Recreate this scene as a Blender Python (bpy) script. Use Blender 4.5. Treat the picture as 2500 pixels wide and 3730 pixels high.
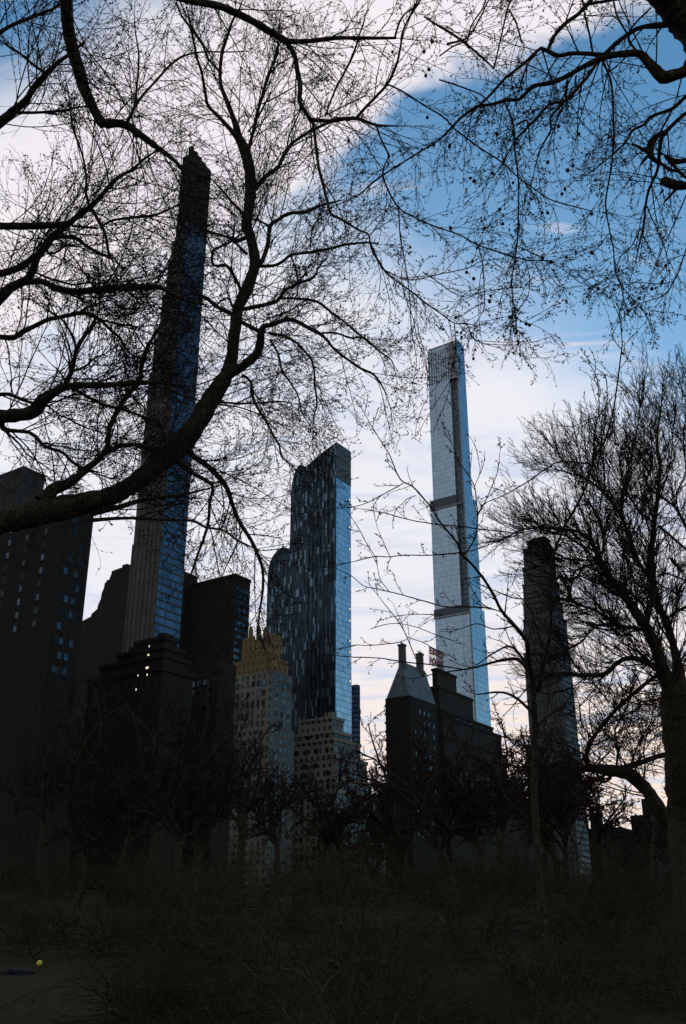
import bpy, math, random
import numpy as np
from mathutils import Vector

for o in list(bpy.data.objects):
    bpy.data.objects.remove(o)
SC = bpy.context.scene
COL = SC.collection
rng = np.random.default_rng(7)
random.seed(7)
R = math.radians

# ---------------------------------------------------------------- camera
FPX, TILT, EYE = 3600.0, R(23.3), 1.7          # focal length in photo pixels (2500 x 3730), tilt, eye height
cam_d = bpy.data.cameras.new("camera")
cam = bpy.data.objects.new("camera", cam_d)
COL.objects.link(cam)
cam.location = (0, 0, EYE)
cam.rotation_euler = (R(90) + TILT, 0, 0)
cam_d.sensor_fit = 'VERTICAL'
cam_d.sensor_height = 36.0
cam_d.lens = FPX / 3730 * 36.0
cam_d.clip_start = 0.1
cam_d.clip_end = 9000
SC.camera = cam
CT, ST = math.cos(TILT), math.sin(TILT)

# ---------------------------------------------------------------- world, sun, exposure
SUN_AZ, SUN_EL = R(-1.0), R(11.0)              # azimuth from +Y towards +X
SKY_STRENGTH = 0.10
SC.view_settings.view_transform = 'Standard'
SC.view_settings.look = 'None'
SC.view_settings.exposure = 0.0
SC.view_settings.gamma = 1.0
SC.view_settings.use_curve_mapping = False


class NT:
    """small helper for building node trees"""
    def __init__(s, tree):
        s.t = tree
        s.n = tree.nodes
        s.l = tree.links

    def node(s, kind, **kw):
        n = s.n.new(kind)
        for k, v in kw.items():
            setattr(n, k, v)
        return n

    def put(s, sock, v):
        if isinstance(v, bpy.types.NodeSocket):
            s.l.new(v, sock)
        else:
            sock.default_value = v

    def math(s, op, a, b=0.0, c=None, clamp=False):
        n = s.node("ShaderNodeMath", operation=op)
        n.use_clamp = clamp
        s.put(n.inputs[0], a)
        s.put(n.inputs[1], b)
        if c is not None:
            s.put(n.inputs[2], c)
        return n.outputs[0]

    def smooth(s, v, a, b):
        n = s.node("ShaderNodeMapRange", interpolation_type='SMOOTHSTEP')
        s.put(n.inputs[0], v)
        s.put(n.inputs[1], a)
        s.put(n.inputs[2], b)
        return n.outputs[0]

    def mix(s, f, a, b):
        n = s.node("ShaderNodeMix", data_type='RGBA')
        s.put(n.inputs[0], f)
        s.put(n.inputs[6], a)
        s.put(n.inputs[7], b)
        return n.outputs[2]

    def noise(s, vec, scale, detail=4.0, rough=0.55, dist=0.0):
        n = s.node("ShaderNodeTexNoise")
        s.put(n.inputs["Vector"], vec)
        n.inputs["Scale"].default_value = scale
        n.inputs["Detail"].default_value = detail
        n.inputs["Roughness"].default_value = rough
        n.inputs["Distortion"].default_value = dist
        return n.outputs["Fac"]


world = bpy.data.worlds.new("World")
SC.world = world
world.use_nodes = True
W = NT(world.node_tree)
W.n.clear()
out = W.node("ShaderNodeOutputWorld")
bg = W.node("ShaderNodeBackground")
bg.inputs["Strength"].default_value = SKY_STRENGTH
W.l.new(bg.outputs[0], out.inputs[0])
sky = W.node("ShaderNodeTexSky", sky_type='NISHITA')
sky.sun_disc = False
sky.sun_elevation = SUN_EL
sky.sun_rotation = SUN_AZ
sky.air_density = 1.0
sky.dust_density = 0.6
sky.ozone_density = 3.0
tc = W.node("ShaderNodeTexCoord")
sep = W.node("ShaderNodeSeparateXYZ")
W.l.new(tc.outputs["Generated"], sep.inputs[0])
dx, dy, dz = sep.outputs
zc = W.math('MAXIMUM', dz, 0.035)
u = W.math('DIVIDE', dx, zc)                   # where the view ray meets a flat cloud deck
v = W.math('DIVIDE', dy, zc)
cv = W.node("ShaderNodeCombineXYZ")
W.put(cv.inputs[0], u)
W.put(cv.inputs[1], v)
deck = cv.outputs[0]
n1 = W.noise(deck, 3.2, 5.0, 0.55)
n2 = W.noise(deck, 11.0, 4.0, 0.6)
wob = W.math('ADD', W.math('MULTIPLY', W.math('SUBTRACT', n1, 0.5), 0.15),
             W.math('MULTIPLY', W.math('SUBTRACT', n2, 0.5), 0.15))
# cloud bank whose straight-ish edge runs across the deck; t grows towards the zenith side
t_edge = W.math('SUBTRACT', W.math('SUBTRACT', 1.088, W.math('MULTIPLY', u, 0.77)), v)
bu = W.math('DIVIDE', W.math('SUBTRACT', u, 0.10), 0.075)
bump_ = W.math('MULTIPLY', W.math('EXPONENT', W.math('MULTIPLY', W.math('MULTIPLY', bu, bu), -1.0)), 0.075)
t_edge = W.math('ADD', W.math('SUBTRACT', t_edge, bump_), wob)
bank = W.smooth(t_edge, -0.034, 0.046)
# the bank has a far edge and a gap to the upper left
far = W.smooth(W.math('ADD', t_edge, W.math('MULTIPLY', W.math('SUBTRACT', n1, 0.5), 0.4)), 0.62, 0.36)
hx = W.math('ADD', u, 0.47)
hy = W.math('SUBTRACT', v, 0.74)
hole_d = W.math('SQRT', W.math('ADD', W.math('MULTIPLY', hx, hx), W.math('MULTIPLY', hy, hy)))
hole = W.smooth(W.math('ADD', hole_d, wob), 0.09, 0.28)
bank = W.math('MULTIPLY', W.math('MULTIPLY', bank, far), hole)
# thin veil that whitens towards the horizon and towards the sun on the left
q = W.math('SUBTRACT', v, W.math('MULTIPLY', u, 0.85))
q = W.math('ADD', q, W.math('MULTIPLY', W.math('SUBTRACT', n1, 0.5), 0.35))
veil = W.math('MULTIPLY', W.smooth(q, 1.03, 1.50), W.smooth(v, 0.85, 1.12))
front = W.smooth(dy, -0.05, 0.35)
veil = W.math('MULTIPLY', veil, front)
rgt = W.math('DIVIDE', dx, W.math('MAXIMUM', dy, 0.05))
veil = W.math('MULTIPLY', veil, W.smooth(rgt, 1.3, 0.45))
# wisps
mp = W.node("ShaderNodeMapping")
mp.inputs["Rotation"].default_value = (0, 0, R(-24))
mp.inputs["Scale"].default_value = (1.6, 6.0, 1.0)
W.l.new(deck, mp.inputs[0])
w1 = W.noise(mp.outputs[0], 1.5, 6.0, 0.62, 0.6)
wisp = W.math('MULTIPLY', W.smooth(w1, 0.53, 0.74), W.smooth(q, 0.72, 1.0))
wisp = W.math('MULTIPLY', W.math('MULTIPLY', wisp, front), 0.85)
# unseen grey cloud added behind the viewer to brighten the shaded fronts
back = W.math('MAXIMUM', W.smooth(W.math('ADD', dx, W.math('MULTIPLY', dy, 0.4)), -0.35, -0.8), W.smooth(dy, 0.0, -0.35))
shade = W.noise(deck, 2.0, 3.0, 0.5)
cl_w = W.mix(shade, (8.0, 7.7, 8.4, 1), (10.0, 9.4, 9.6, 1))
hs = W.node("ShaderNodeHueSaturation")
hs.inputs["Hue"].default_value = 0.488
hs.inputs["Saturation"].default_value = 1.15
hs.inputs["Value"].default_value = 1.95
W.l.new(sky.outputs[0], hs.inputs["Color"])
base_sky = hs.outputs[0]
grad = W.smooth(W.math('SUBTRACT', dz, W.math('MULTIPLY', u, 0.03)), 0.08, 0.33)
vcol = W.mix(grad, (10.2, 8.2, 7.0, 1), (8.6, 8.6, 9.2, 1))
mp2 = W.node("ShaderNodeMapping")
mp2.inputs["Rotation"].default_value = (0, 0, R(18))
mp2.inputs["Scale"].default_value = (1.2, 2.4, 1.0)
W.l.new(deck, mp2.inputs[0])
n4 = W.noise(mp2.outputs[0], 1.7, 6.0, 0.58, 0.8)
vcol = W.mix(W.math('MULTIPLY', W.smooth(n4, 0.44, 0.66), 0.8), vcol, (6.3, 7.0, 8.7, 1))
c = W.mix(veil, base_sky, vcol)
c = W.mix(wisp, c, (7.8, 7.6, 8.4, 1))
c = W.mix(bank, c, cl_w)
c = W.mix(W.math('MULTIPLY', back, 0.85), c, (3.7, 3.7, 3.9, 1))
W.l.new(c, bg.inputs[0])

sun_d = bpy.data.lights.new("sun", 'SUN')
sun_d.energy = 2.0
sun_d.angle = R(0.5)
sun_d.color = (1.0, 0.86, 0.70)
sun = bpy.data.objects.new("sun", sun_d)
COL.objects.link(sun)
sv = Vector((math.sin(SUN_AZ) * math.cos(SUN_EL), math.cos(SUN_AZ) * math.cos(SUN_EL), math.sin(SUN_EL)))
sun.rotation_euler = sv.to_track_quat('Z', 'Y').to_euler()
sun.location = (0, 0, 60)


# ---------------------------------------------------------------- geometry helpers
def ray(x, y):
    a = (x - 1250) / FPX
    b = (1865 - y) / FPX
    return np.array([a, CT - b * ST, ST + b * CT])


def P(x, y, d):
    """point seen at photo pixel x, y, at distance d along the optical axis"""
    return np.array([0, 0, EYE]) + ray(x, y) * d


def hz(x, y):
    """height of the ground"""
    r = math.exp(-((y - 52) / 24.0) ** 2) * 3.6
    r += 0.35 * math.sin(x * 0.21 + 1.3) * math.cos(y * 0.17) * math.exp(-(y / 120.0) ** 2)
    r -= 0.25 * math.exp(-((x / 9) ** 2 + (y / 9) ** 2)) * 0
    if y > 110:
        r *= max(0.0, 1 - (y - 110) / 40.0)
    return r


def tag(o, label=None, cat=None, group=None, kind=None):
    if label:
        o["label"] = label
    if cat:
        o["category"] = cat
    if group:
        o["group"] = group
    if kind:
        o["kind"] = kind
    return o


def empty(name, loc, rz=0.0):
    o = bpy.data.objects.new(name, None)
    o.location = loc
    o.rotation_euler = (0, 0, rz)
    COL.objects.link(o)
    return o


def link(name, me, mat=None, parent=None):
    o = bpy.data.objects.new(name, me)
    COL.objects.link(o)
    if parent is not None:
        o.parent = parent
    if mat is not None:
        for m in (mat if isinstance(mat, (list, tuple)) else [mat]):
            me.materials.append(m)
    return o


def mesh_np(name, V, quads=None, tris=None, smooth=True):
    me = bpy.data.meshes.new(name)
    V = np.asarray(V, dtype=np.float32)
    q = np.asarray(quads if quads is not None else np.zeros((0, 4)), dtype=np.int32).reshape(-1, 4)
    t = np.asarray(tris if tris is not None else np.zeros((0, 3)), dtype=np.int32).reshape(-1, 3)
    me.vertices.add(len(V))
    me.vertices.foreach_set("co", V.ravel())
    me.loops.add(q.size + t.size)
    me.loops.foreach_set("vertex_index", np.concatenate([q.ravel(), t.ravel()]).astype(np.int32))
    me.polygons.add(len(q) + len(t))
    ls = np.concatenate([np.arange(len(q)) * 4, len(q) * 4 + np.arange(len(t)) * 3]).astype(np.int32)
    me.polygons.foreach_set("loop_start", ls)
    if smooth:
        me.polygons.foreach_set("use_smooth", np.ones(len(ls), dtype=bool))
    me.update(calc_edges=True)
    return me


def unit(a):
    return a / np.maximum(np.linalg.norm(a, axis=-1, keepdims=True), 1e-9)


def tubes(pts, rad, S):
    """pts (N,K,3), rad (N,K) -> verts, quads, end tris"""
    N, K, _ = pts.shape
    tan = np.empty_like(pts)
    tan[:, 1:-1] = pts[:, 2:] - pts[:, :-2]
    tan[:, 0] = pts[:, 1] - pts[:, 0]
    tan[:, -1] = pts[:, -1] - pts[:, -2]
    tan = unit(tan)
    m = unit(pts[:, -1] - pts[:, 0])
    ref = np.zeros((N, 3))
    ref[np.arange(N), np.argmin(np.abs(m), axis=1)] = 1
    uu = unit(np.cross(tan, ref[:, None, :]))
    vv = np.cross(tan, uu)
    ang = np.arange(S) * 2 * np.pi / S
    ring = (np.cos(ang)[None, None, :, None] * uu[:, :, None, :] + np.sin(ang)[None, None, :, None] * vv[:, :, None, :])
    V = pts[:, :, None, :] + ring * rad[:, :, None, None]
    idx = np.arange(N * K * S).reshape(N, K, S)
    nx = np.roll(idx, -1, axis=2)
    q = np.stack([idx[:, :-1], nx[:, :-1], nx[:, 1:], idx[:, 1:]], axis=-1).reshape(-1, 4)
    return V.reshape(-1, 3), q


class Acc:
    def __init__(s):
        s.V, s.Q, s.T, s.n = [], [], [], 0

    def add(s, V, Q=None, T=None):
        s.V.append(V)
        if Q is not None:
            s.Q.append(Q + s.n)
        if T is not None:
            s.T.append(T + s.n)
        s.n += len(V)

    def mesh(s, name, origin=(0, 0, 0), smooth=True):
        V = np.concatenate(s.V) - np.asarray(origin)
        return mesh_np(name, V, np.concatenate(s.Q) if s.Q else None, np.concatenate(s.T) if s.T else None, smooth)


# ---------------------------------------------------------------- materials
def principled(name, color, rough=0.8, metal=0.0, spec=0.3):
    m = bpy.data.materials.new(name)
    m.use_nodes = True
    b = m.node_tree.nodes["Principled BSDF"]
    b.inputs["Base Color"].default_value = (*color, 1)
    b.inputs["Roughness"].default_value = rough
    b.inputs["Metallic"].default_value = metal
    b.inputs["Specular IOR Level"].default_value = spec
    return m, NT(m.node_tree), b


def noisy(name, c1, c2, scale, rough=0.9, bump=0.0, spec=0.2):
    m, t, b = principled(name, c1, rough, 0, spec)
    tcn = t.node("ShaderNodeTexCoord")
    f = t.noise(tcn.outputs["Object"], scale, 5.0, 0.6)
    t.put(b.inputs["Base Color"], t.mix(t.smooth(f, 0.35, 0.65), (*c1, 1), (*c2, 1)))
    if bump:
        bn = t.node("ShaderNodeBump")
        bn.inputs["Strength"].default_value = bump
        t.put(bn.inputs["Height"], f)
        t.put(b.inputs["Normal"], bn.outputs[0])
    return m


def facade(name, wall, glass, cw, ch, fw, fh, vary=0.5, metal=0.9, grough=0.18, wrough=0.85, sparkle=0.0, tilt=0.02,
           sparkle_col=(0.5, 0.6, 0.65)):
    """wall with a window grid laid out in metres on the facade's own UVs"""
    m, t, b = principled(name, wall, wrough)
    uv = t.node("ShaderNodeUVMap")
    sp = t.node("ShaderNodeSeparateXYZ")
    t.l.new(uv.outputs[0], sp.inputs[0])
    cu = t.math('DIVIDE', sp.outputs[0], cw)
    cvv = t.math('DIVIDE', sp.outputs[1], ch)
    fu = t.math('FRACT', cu)
    fv = t.math('FRACT', cvv)
    mu = t.math('LESS_THAN', t.math('ABSOLUTE', t.math('SUBTRACT', fu, 0.5)), fw / 2)
    mv = t.math('LESS_THAN', t.math('ABSOLUTE', t.math('SUBTRACT', fv, 0.5)), fh / 2)
    mask = t.math('MULTIPLY', mu, mv)
    cb = t.node("ShaderNodeCombineXYZ")
    t.put(cb.inputs[0], t.math('FLOOR', cu))
    t.put(cb.inputs[1], t.math('FLOOR', cvv))
    wn = t.node("ShaderNodeTexWhiteNoise", noise_dimensions='3D')
    t.put(wn.inputs["Vector"], cb.outputs[0])
    val = wn.outputs["Value"]
    dark = tuple(x * (1 - vary) for x in glass)
    gcol = t.mix(val, (*dark, 1), (*glass, 1))
    if sparkle:
        gcol = t.mix(t.math('GREATER_THAN', val, 1 - sparkle), gcol, (*sparkle_col, 1))
    tcn = t.node("ShaderNodeTexCoord")
    dirt = t.noise(tcn.outputs["Object"], 0.09, 6.0, 0.65)
    wcol = t.mix(t.smooth(dirt, 0.3, 0.7), tuple(x * 0.7 for x in wall) + (1,), (*wall, 1))
    t.put(b.inputs["Base Color"], t.mix(mask, wcol, gcol))
    t.put(b.inputs["Metallic"], t.math('MULTIPLY', mask, metal))
    mr = t.node("ShaderNodeMapRange")
    t.put(mr.inputs[0], mask)
    mr.inputs[3].default_value = wrough
    mr.inputs[4].default_value = grough
    t.put(b.inputs["Roughness"], mr.outputs[0])
    if tilt:
        ge = t.node("ShaderNodeNewGeometry")
        vs = t.node("ShaderNodeVectorMath", operation='SUBTRACT')
        t.put(vs.inputs[0], wn.outputs["Color"])
        vs.inputs[1].default_value = (0.5, 0.5, 0.5)
        sc = t.node("ShaderNodeVectorMath", operation='SCALE')
        t.put(sc.inputs[0], vs.outputs[0])
        t.put(sc.inputs["Scale"], t.math('MULTIPLY', mask, tilt))
        ad = t.node("ShaderNodeVectorMath", operation='ADD')
        t.put(ad.inputs[0], ge.outputs["Normal"])
        t.put(ad.inputs[1], sc.outputs[0])
        nm = t.node("ShaderNodeVectorMath", operation='NORMALIZE')
        t.put(nm.inputs[0], ad.outputs[0])
        t.put(b.inputs["Normal"], nm.outputs[0])
    return m


M = {}
M['bark'] = noisy('bark', (0.046, 0.037, 0.025), (0.080, 0.062, 0.042), 9.0, 0.95, 0.5, 0.1)
_t = NT(M['bark'].node_tree)
_tc = _t.node("ShaderNodeTexCoord")
_mp = _t.node("ShaderNodeMapping")
_mp.inputs["Scale"].default_value = (1, 1, 0.22)
_t.l.new(_tc.outputs["Object"], _mp.inputs[0])
_vo = _t.node("ShaderNodeTexVoronoi", feature='DISTANCE_TO_EDGE')
_vo.inputs["Scale"].default_value = 16.0
_t.l.new(_mp.outputs[0], _vo.inputs["Vector"])
_bp = _t.node("ShaderNodeBump")
_bp.inputs["Strength"].default_value = 0.9
_bp.inputs["Distance"].default_value = 0.03
_t.put(_bp.inputs["Height"], _t.smooth(_vo.outputs["Distance"], 0.0, 0.22))
_t.put(M['bark'].node_tree.nodes["Principled BSDF"].inputs["Normal"], _bp.outputs[0])
M['twig'] = noisy('twig_bark', (0.030, 0.020, 0.014), (0.044, 0.029, 0.021), 3.0, 0.95, 0.0, 0.1)
M['seed'] = noisy('seed_ball', (0.022, 0.015, 0.009), (0.04, 0.027, 0.015), 60.0, 0.95, 0.4, 0.1)
M['soil'] = noisy('dark_soil', (0.018, 0.014, 0.007), (0.046, 0.036, 0.018), 7.0, 0.95, 1.0, 0.05)
_nt = NT(M['soil'].node_tree)
for _n in M['soil'].node_tree.nodes:
    if _n.type == 'TEX_NOISE':
        _n.inputs["Detail"].default_value = 9.0
        _n.inputs["Roughness"].default_value = 0.72
M['shrub'] = noisy('shrub_leaf', (0.042, 0.033, 0.016), (0.072, 0.057, 0.028), 2.0, 0.9, 0.0, 0.1)
M['rock'] = noisy('schist_rock', (0.006, 0.007, 0.007), (0.018, 0.020, 0.021), 6.0, 0.8, 1.0, 0.12)
M['roof_dark'] = noisy('roof_tar', (0.03, 0.03, 0.03), (0.06, 0.06, 0.06), 0.3)
M['window'], _, _ = principled('window_glass', (0.05, 0.075, 0.10), 0.2, 0.9)
_m = M['window']
_nt = NT(_m.node_tree)
_oi = _nt.node("ShaderNodeObjectInfo")
_nt.put(_m.node_tree.nodes["Principled BSDF"].inputs["Base Color"], _nt.mix(_nt.math('POWER', _oi.outputs["Random"], 2.2), (0.010, 0.012, 0.014, 1), (0.10, 0.145, 0.18, 1)))
M['frame'], _, _ = principled('window_frame', (0.05, 0.05, 0.045), 0.7)
M['luminous'], _t, _b = principled('lit_window_glass', (0.8, 0.7, 0.5), 0.4)
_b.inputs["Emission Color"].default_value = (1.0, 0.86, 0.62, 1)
_b.inputs["Emission Strength"].default_value = 1.0  # pane glass emits by itself
M['louvre'] = facade('dark_louvre', (0.085, 0.10, 0.115), (0.14, 0.165, 0.185), 1.2, 0.9, 0.9, 0.55, 0.3, 0.2, 0.5, 0.7, tilt=0)
M['terracotta'] = facade('terracotta_piers', (0.12, 0.115, 0.095), (0.045, 0.07, 0.075), 1.55, 4.0, 0.45, 0.86, 0.8, 0.5, 0.3, 0.7)
M['steinglass'] = facade('blue_black_glass', (0.03, 0.036, 0.045), (0.14, 0.175, 0.23), 1.9, 4.0, 0.85, 0.72, 0.45, 0.95, 0.15, 0.5, tilt=0.05)
M['onedark'] = facade('pixelated_dark_glass', (0.016, 0.022, 0.028), (0.060, 0.095, 0.125), 1.25, 5.2, 0.94, 0.97, 0.80, 0.7, 0.3, 0.5,
                      sparkle=0.13, tilt=0.08, sparkle_col=(0.17, 0.27, 0.35))
M['oneblue'] = facade('pale_blue_glass', (0.24, 0.29, 0.36), (0.58, 0.64, 0.72), 1.4, 3.6, 0.95, 0.90, 0.26, 0.95, 0.2, 0.4, tilt=0.10)
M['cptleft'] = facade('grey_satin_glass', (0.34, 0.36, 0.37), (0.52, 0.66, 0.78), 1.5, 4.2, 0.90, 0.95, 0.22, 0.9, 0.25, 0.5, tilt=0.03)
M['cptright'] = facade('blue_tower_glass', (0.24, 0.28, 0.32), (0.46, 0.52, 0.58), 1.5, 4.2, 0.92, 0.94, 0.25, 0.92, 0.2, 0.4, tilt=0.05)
M['cptpier'] = facade('pale_steel_pier', (0.30, 0.31, 0.30), (0.32, 0.35, 0.38), 3.0, 4.2, 0.7, 0.5, 0.2, 0.6, 0.3, 0.6)
M['slot'] = facade('dark_recess', (0.12, 0.145, 0.165), (0.16, 0.21, 0.25), 2.0, 4.2, 0.7, 0.6, 0.5, 0.6, 0.3, 0.6)  # panels in a darker tone than the flanking glass
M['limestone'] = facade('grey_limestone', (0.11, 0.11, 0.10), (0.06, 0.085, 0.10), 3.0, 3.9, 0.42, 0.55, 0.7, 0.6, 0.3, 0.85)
M['limenorth'] = facade('limestone_north_shade', (0.06, 0.066, 0.068), (0.05, 0.075, 0.10), 3.0, 3.9, 0.45, 0.55, 0.7, 0.5, 0.35, 0.85)  # darker copy of the limestone, shade of the north faces put into its colour
M['brown'] = facade('dark_brown_brick', (0.030, 0.025, 0.018), (0.018, 0.022, 0.025), 3.2, 3.4, 0.4, 0.45, 0.8, 0.0, 0.8, 0.9)
M['black'] = facade('near_black_brick', (0.019, 0.0165, 0.012), (0.010, 0.012, 0.014), 3.2, 3.4, 0.35, 0.45, 0.8, 0.0, 0.85, 0.9)  # brick in one near-black tone
M['slate'] = noisy('left_block_stone', (0.035, 0.035, 0.033), (0.055, 0.058, 0.058), 0.2)
M['pier'] = noisy('terracotta_pier', (0.06, 0.057, 0.047), (0.115, 0.11, 0.09), 0.25)
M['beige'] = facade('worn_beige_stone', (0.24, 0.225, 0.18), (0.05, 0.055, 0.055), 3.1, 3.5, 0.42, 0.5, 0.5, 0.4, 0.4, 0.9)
M['beigenorth'] = facade('worn_beige_stone_shade', (0.14, 0.145, 0.135), (0.10, 0.15, 0.18), 3.1, 3.5, 0.45, 0.5, 0.6, 0.8, 0.3, 0.9)  # cooler, darker copy of the beige stone that paints the north faces' shade
M['gold'] = facade('sun_glow_stone', (0.25, 0.18, 0.075), (0.10, 0.075, 0.04), 2.6, 3.6, 0.35, 0.55, 0.6, 0.2, 0.5, 0.9)  # gold tone paints reflected sunlight onto the stone
M['copper'] = noisy('weathered_copper_roof', (0.06, 0.085, 0.10), (0.10, 0.13, 0.145), 0.3, 0.6, 0.2, 0.4)
M['chimney'] = noisy('chimney_stone', (0.07, 0.075, 0.07), (0.12, 0.12, 0.105), 0.5)
M['bluebox'] = facade('dark_blue_block', (0.02, 0.03, 0.05), (0.06, 0.10, 0.19), 2.4, 3.4, 0.7, 0.6, 0.7, 0.8, 0.25, 0.8)
M['sign'], _, _ = principled('sign_red', (0.22, 0.022, 0.02), 0.5)
M['steel'], _, _ = principled('sign_steel', (0.06, 0.05, 0.05), 0.6, 0.5)
M['yellow'], _, _ = principled('yellow_rubber', (0.85, 0.75, 0.08), 0.5)

# ---------------------------------------------------------------- ground
gx = np.concatenate([np.linspace(-3000, -140, 8), np.linspace(-120, 120, 97), np.linspace(140, 3000, 8)])
gy = np.concatenate([np.linspace(-1500, -60, 6), np.linspace(-50, 150, 81), np.linspace(160, 4500, 10)])
GV = np.array([(x, y, hz(x, y)) for y in gy for x in gx])
nxg = len(gx)
GQ = [(j * nxg + i, j * nxg + i + 1, (j + 1) * nxg + i + 1, (j + 1) * nxg + i) for j in range(len(gy) - 1) for i in range(nxg - 1)]
tag(link('ground', mesh_np('ground', GV, GQ), M['soil']), kind='structure')

# ---------------------------------------------------------------- buildings
TH = R(34)
AX = np.array([-math.cos(TH), math.sin(TH)])   # along the left (east) faces, away from the viewer
BX = np.array([math.sin(TH), math.cos(TH)])    # along the right (north) faces, away from the viewer
ROT = math.atan2(BX[1], BX[0])


class Building:
    """anchored at its nearest corner: local x runs along the right face, local y along the left face"""
    def __init__(s, name, xc, yc, D, label, cat='building', group=None):
        r = ray(xc, yc)
        k = D / r[1]
        s.C = np.array([r[0] * k, D])
        s.Z = EYE + r[2] * k
        s.o = empty(name, (s.C[0], s.C[1], 0), ROT)
        tag(s.o, label, cat, group)

    def solve(s, x, z, ax, base=None):
        c = s.C if base is None else base
        h = z - EYE
        return ((x - 1250) * (c[1] * CT + h * ST) - c[0] * FPX) / (ax[0] * FPX - (x - 1250) * ax[1] * CT)

    def left(s, x, y, off=0.0):
        """(local y, z) of the point seen at pixel x, y on the left face"""
        r = ray(x, y)
        c = s.C + BX * off
        A = np.array([[AX[0], -r[0]], [AX[1], -r[1]]])
        t, k = np.linalg.solve(A, -c)
        return t, EYE + r[2] * k

    def right(s, x, y, off=0.0):
        r = ray(x, y)
        c = s.C + AX * off
        A = np.array([[BX[0], -r[0]], [BX[1], -r[1]]])
        t, k = np.linalg.solve(A, -c)
        return t, EYE + r[2] * k

    def zat(s, x, y):
        """height of pixel row y on the nearest vertical edge"""
        return s.left(x, y)[1]

    def part(s, name, mb, mats, label=None):
        o = mb.build(name, mats, s.o)
        if label:
            o["label"] = label
        return o


class MB:
    """boxes and prisms gathered into one mesh with metre UVs; slots: 0 left, 1 right, 2 top"""
    def __init__(s):
        s.v, s.f, s.m = [], [], []

    def box(s, x0, x1, y0, y1, z0, z1, m=(0, 1, 2)):
        b = len(s.v)
        s.v += [(x0, y0, z0), (x1, y0, z0), (x1, y1, z0), (x0, y1, z0), (x0, y0, z1), (x1, y0, z1), (x1, y1, z1), (x0, y1, z1)]
        for f, k in (((0, 1, 5, 4), 1), ((1, 2, 6, 5), 0), ((2, 3, 7, 6), 1), ((3, 0, 4, 7), 0), ((4, 5, 6, 7), 2), ((3, 2, 1, 0), 2)):
            s.f.append(tuple(b + i for i in f))
            s.m.append(m[k])

    def profile(s, pts, x0, x1, m=(0, 1, 2)):
        """polygon in (local y, z), extruded along local x"""
        n = len(pts)
        b = len(s.v)
        s.v += [(x0, p[0], p[1]) for p in pts] + [(x1, p[0], p[1]) for p in pts]
        s.f.append(tuple(b + i for i in range(n)))
        s.m.append(m[0])
        s.f.append(tuple(b + n + i for i in reversed(range(n))))
        s.m.append(m[0])
        for i in range(n):
            j = (i + 1) % n
            s.f.append((b + i, b + n + i, b + n + j, b + j))
            dyv, dzv = pts[j][0] - pts[i][0], pts[j][1] - pts[i][1]
            s.m.append(m[2] if abs(dyv) > abs(dzv) else m[1])

    def build(s, name, mats, parent):
        me = bpy.data.meshes.new(name)
        me.from_pydata(s.v, [], s.f)
        o = link(name, me, mats, parent)
        me.polygons.foreach_set("material_index", s.m)
        uvl = me.uv_layers.new(name="UVMap")
        for p in me.polygons:
            nx, ny, nz = [abs(c) for c in p.normal]
            for li in p.loop_indices:
                co = me.vertices[me.loops[li].vertex_index].co
                uvl.data[li].uv = (co.y, co.z) if nx >= ny and nx >= nz else ((co.x, co.z) if ny >= nz else (co.x, co.y))
        me.update()
        return o


def window_mesh(name, w, h, glass):
    """window unit facing local -y: frame all round, pane set back behind it"""
    V, F, m = [], [], []
    d, e = 0.12, 0.16

    def bx(x0, x1, y0, y1, z0, z1, k):
        b = len(V)
        V.extend([(x0, y0, z0), (x1, y0, z0), (x1, y1, z0), (x0, y1, z0), (x0, y0, z1), (x1, y0, z1), (x1, y1, z1), (x0, y1, z1)])
        for f in ((0, 1, 5, 4), (1, 2, 6, 5), (2, 3, 7, 6), (3, 0, 4, 7), (4, 5, 6, 7), (3, 2, 1, 0)):
            F.append(tuple(b + i for i in f))
            m.append(k)
    bx(-w / 2, w / 2, -0.03, 0.02, 0, h, 1)
    bx(-w / 2 - e, -w / 2, -d, 0.02, -e, h + e, 0)
    bx(w / 2, w / 2 + e, -d, 0.02, -e, h + e, 0)
    bx(-w / 2, w / 2, -d, 0.02, h, h + e, 0)
    bx(-w / 2, w / 2, -d * 1.7, 0.02, -e, 0, 0)
    me = bpy.data.meshes.new(name)
    me.from_pydata(V, [], F)
    me.materials.append(M['frame'])
    me.materials.append(M[glass])
    me.polygons.foreach_set("material_index", m)
    return me


def windows(bld, me, name, spots, label=None):
    """spots: (face, along, out, z); the first is made, the rest are copies sharing its mesh"""
    first = None
    for face, s_, off, z in spots:
        if first is None:
            o = first = bpy.data.objects.new(name, me)
        else:
            o = first.copy()
        COL.objects.link(o)
        o.parent = bld.o
        if face == 'R':
            o.location = (s_, off, z)
            o.rotation_euler = (0, 0, 0)
        else:
            o.location = (off, s_, z)
            o.rotation_euler = (0, 0, R(-90))
        if label:
            o["label"] = label
    return first


def grid(face, off, s0, s1, ns, z0, z1, nz, keep=1.0):
    return [(face, s0 + (s1 - s0) * (i + .5) / ns, off, z0 + (z1 - z0) * (j + .3) / nz)
            for j in range(nz) for i in range(ns) if random.random() < keep]


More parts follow.
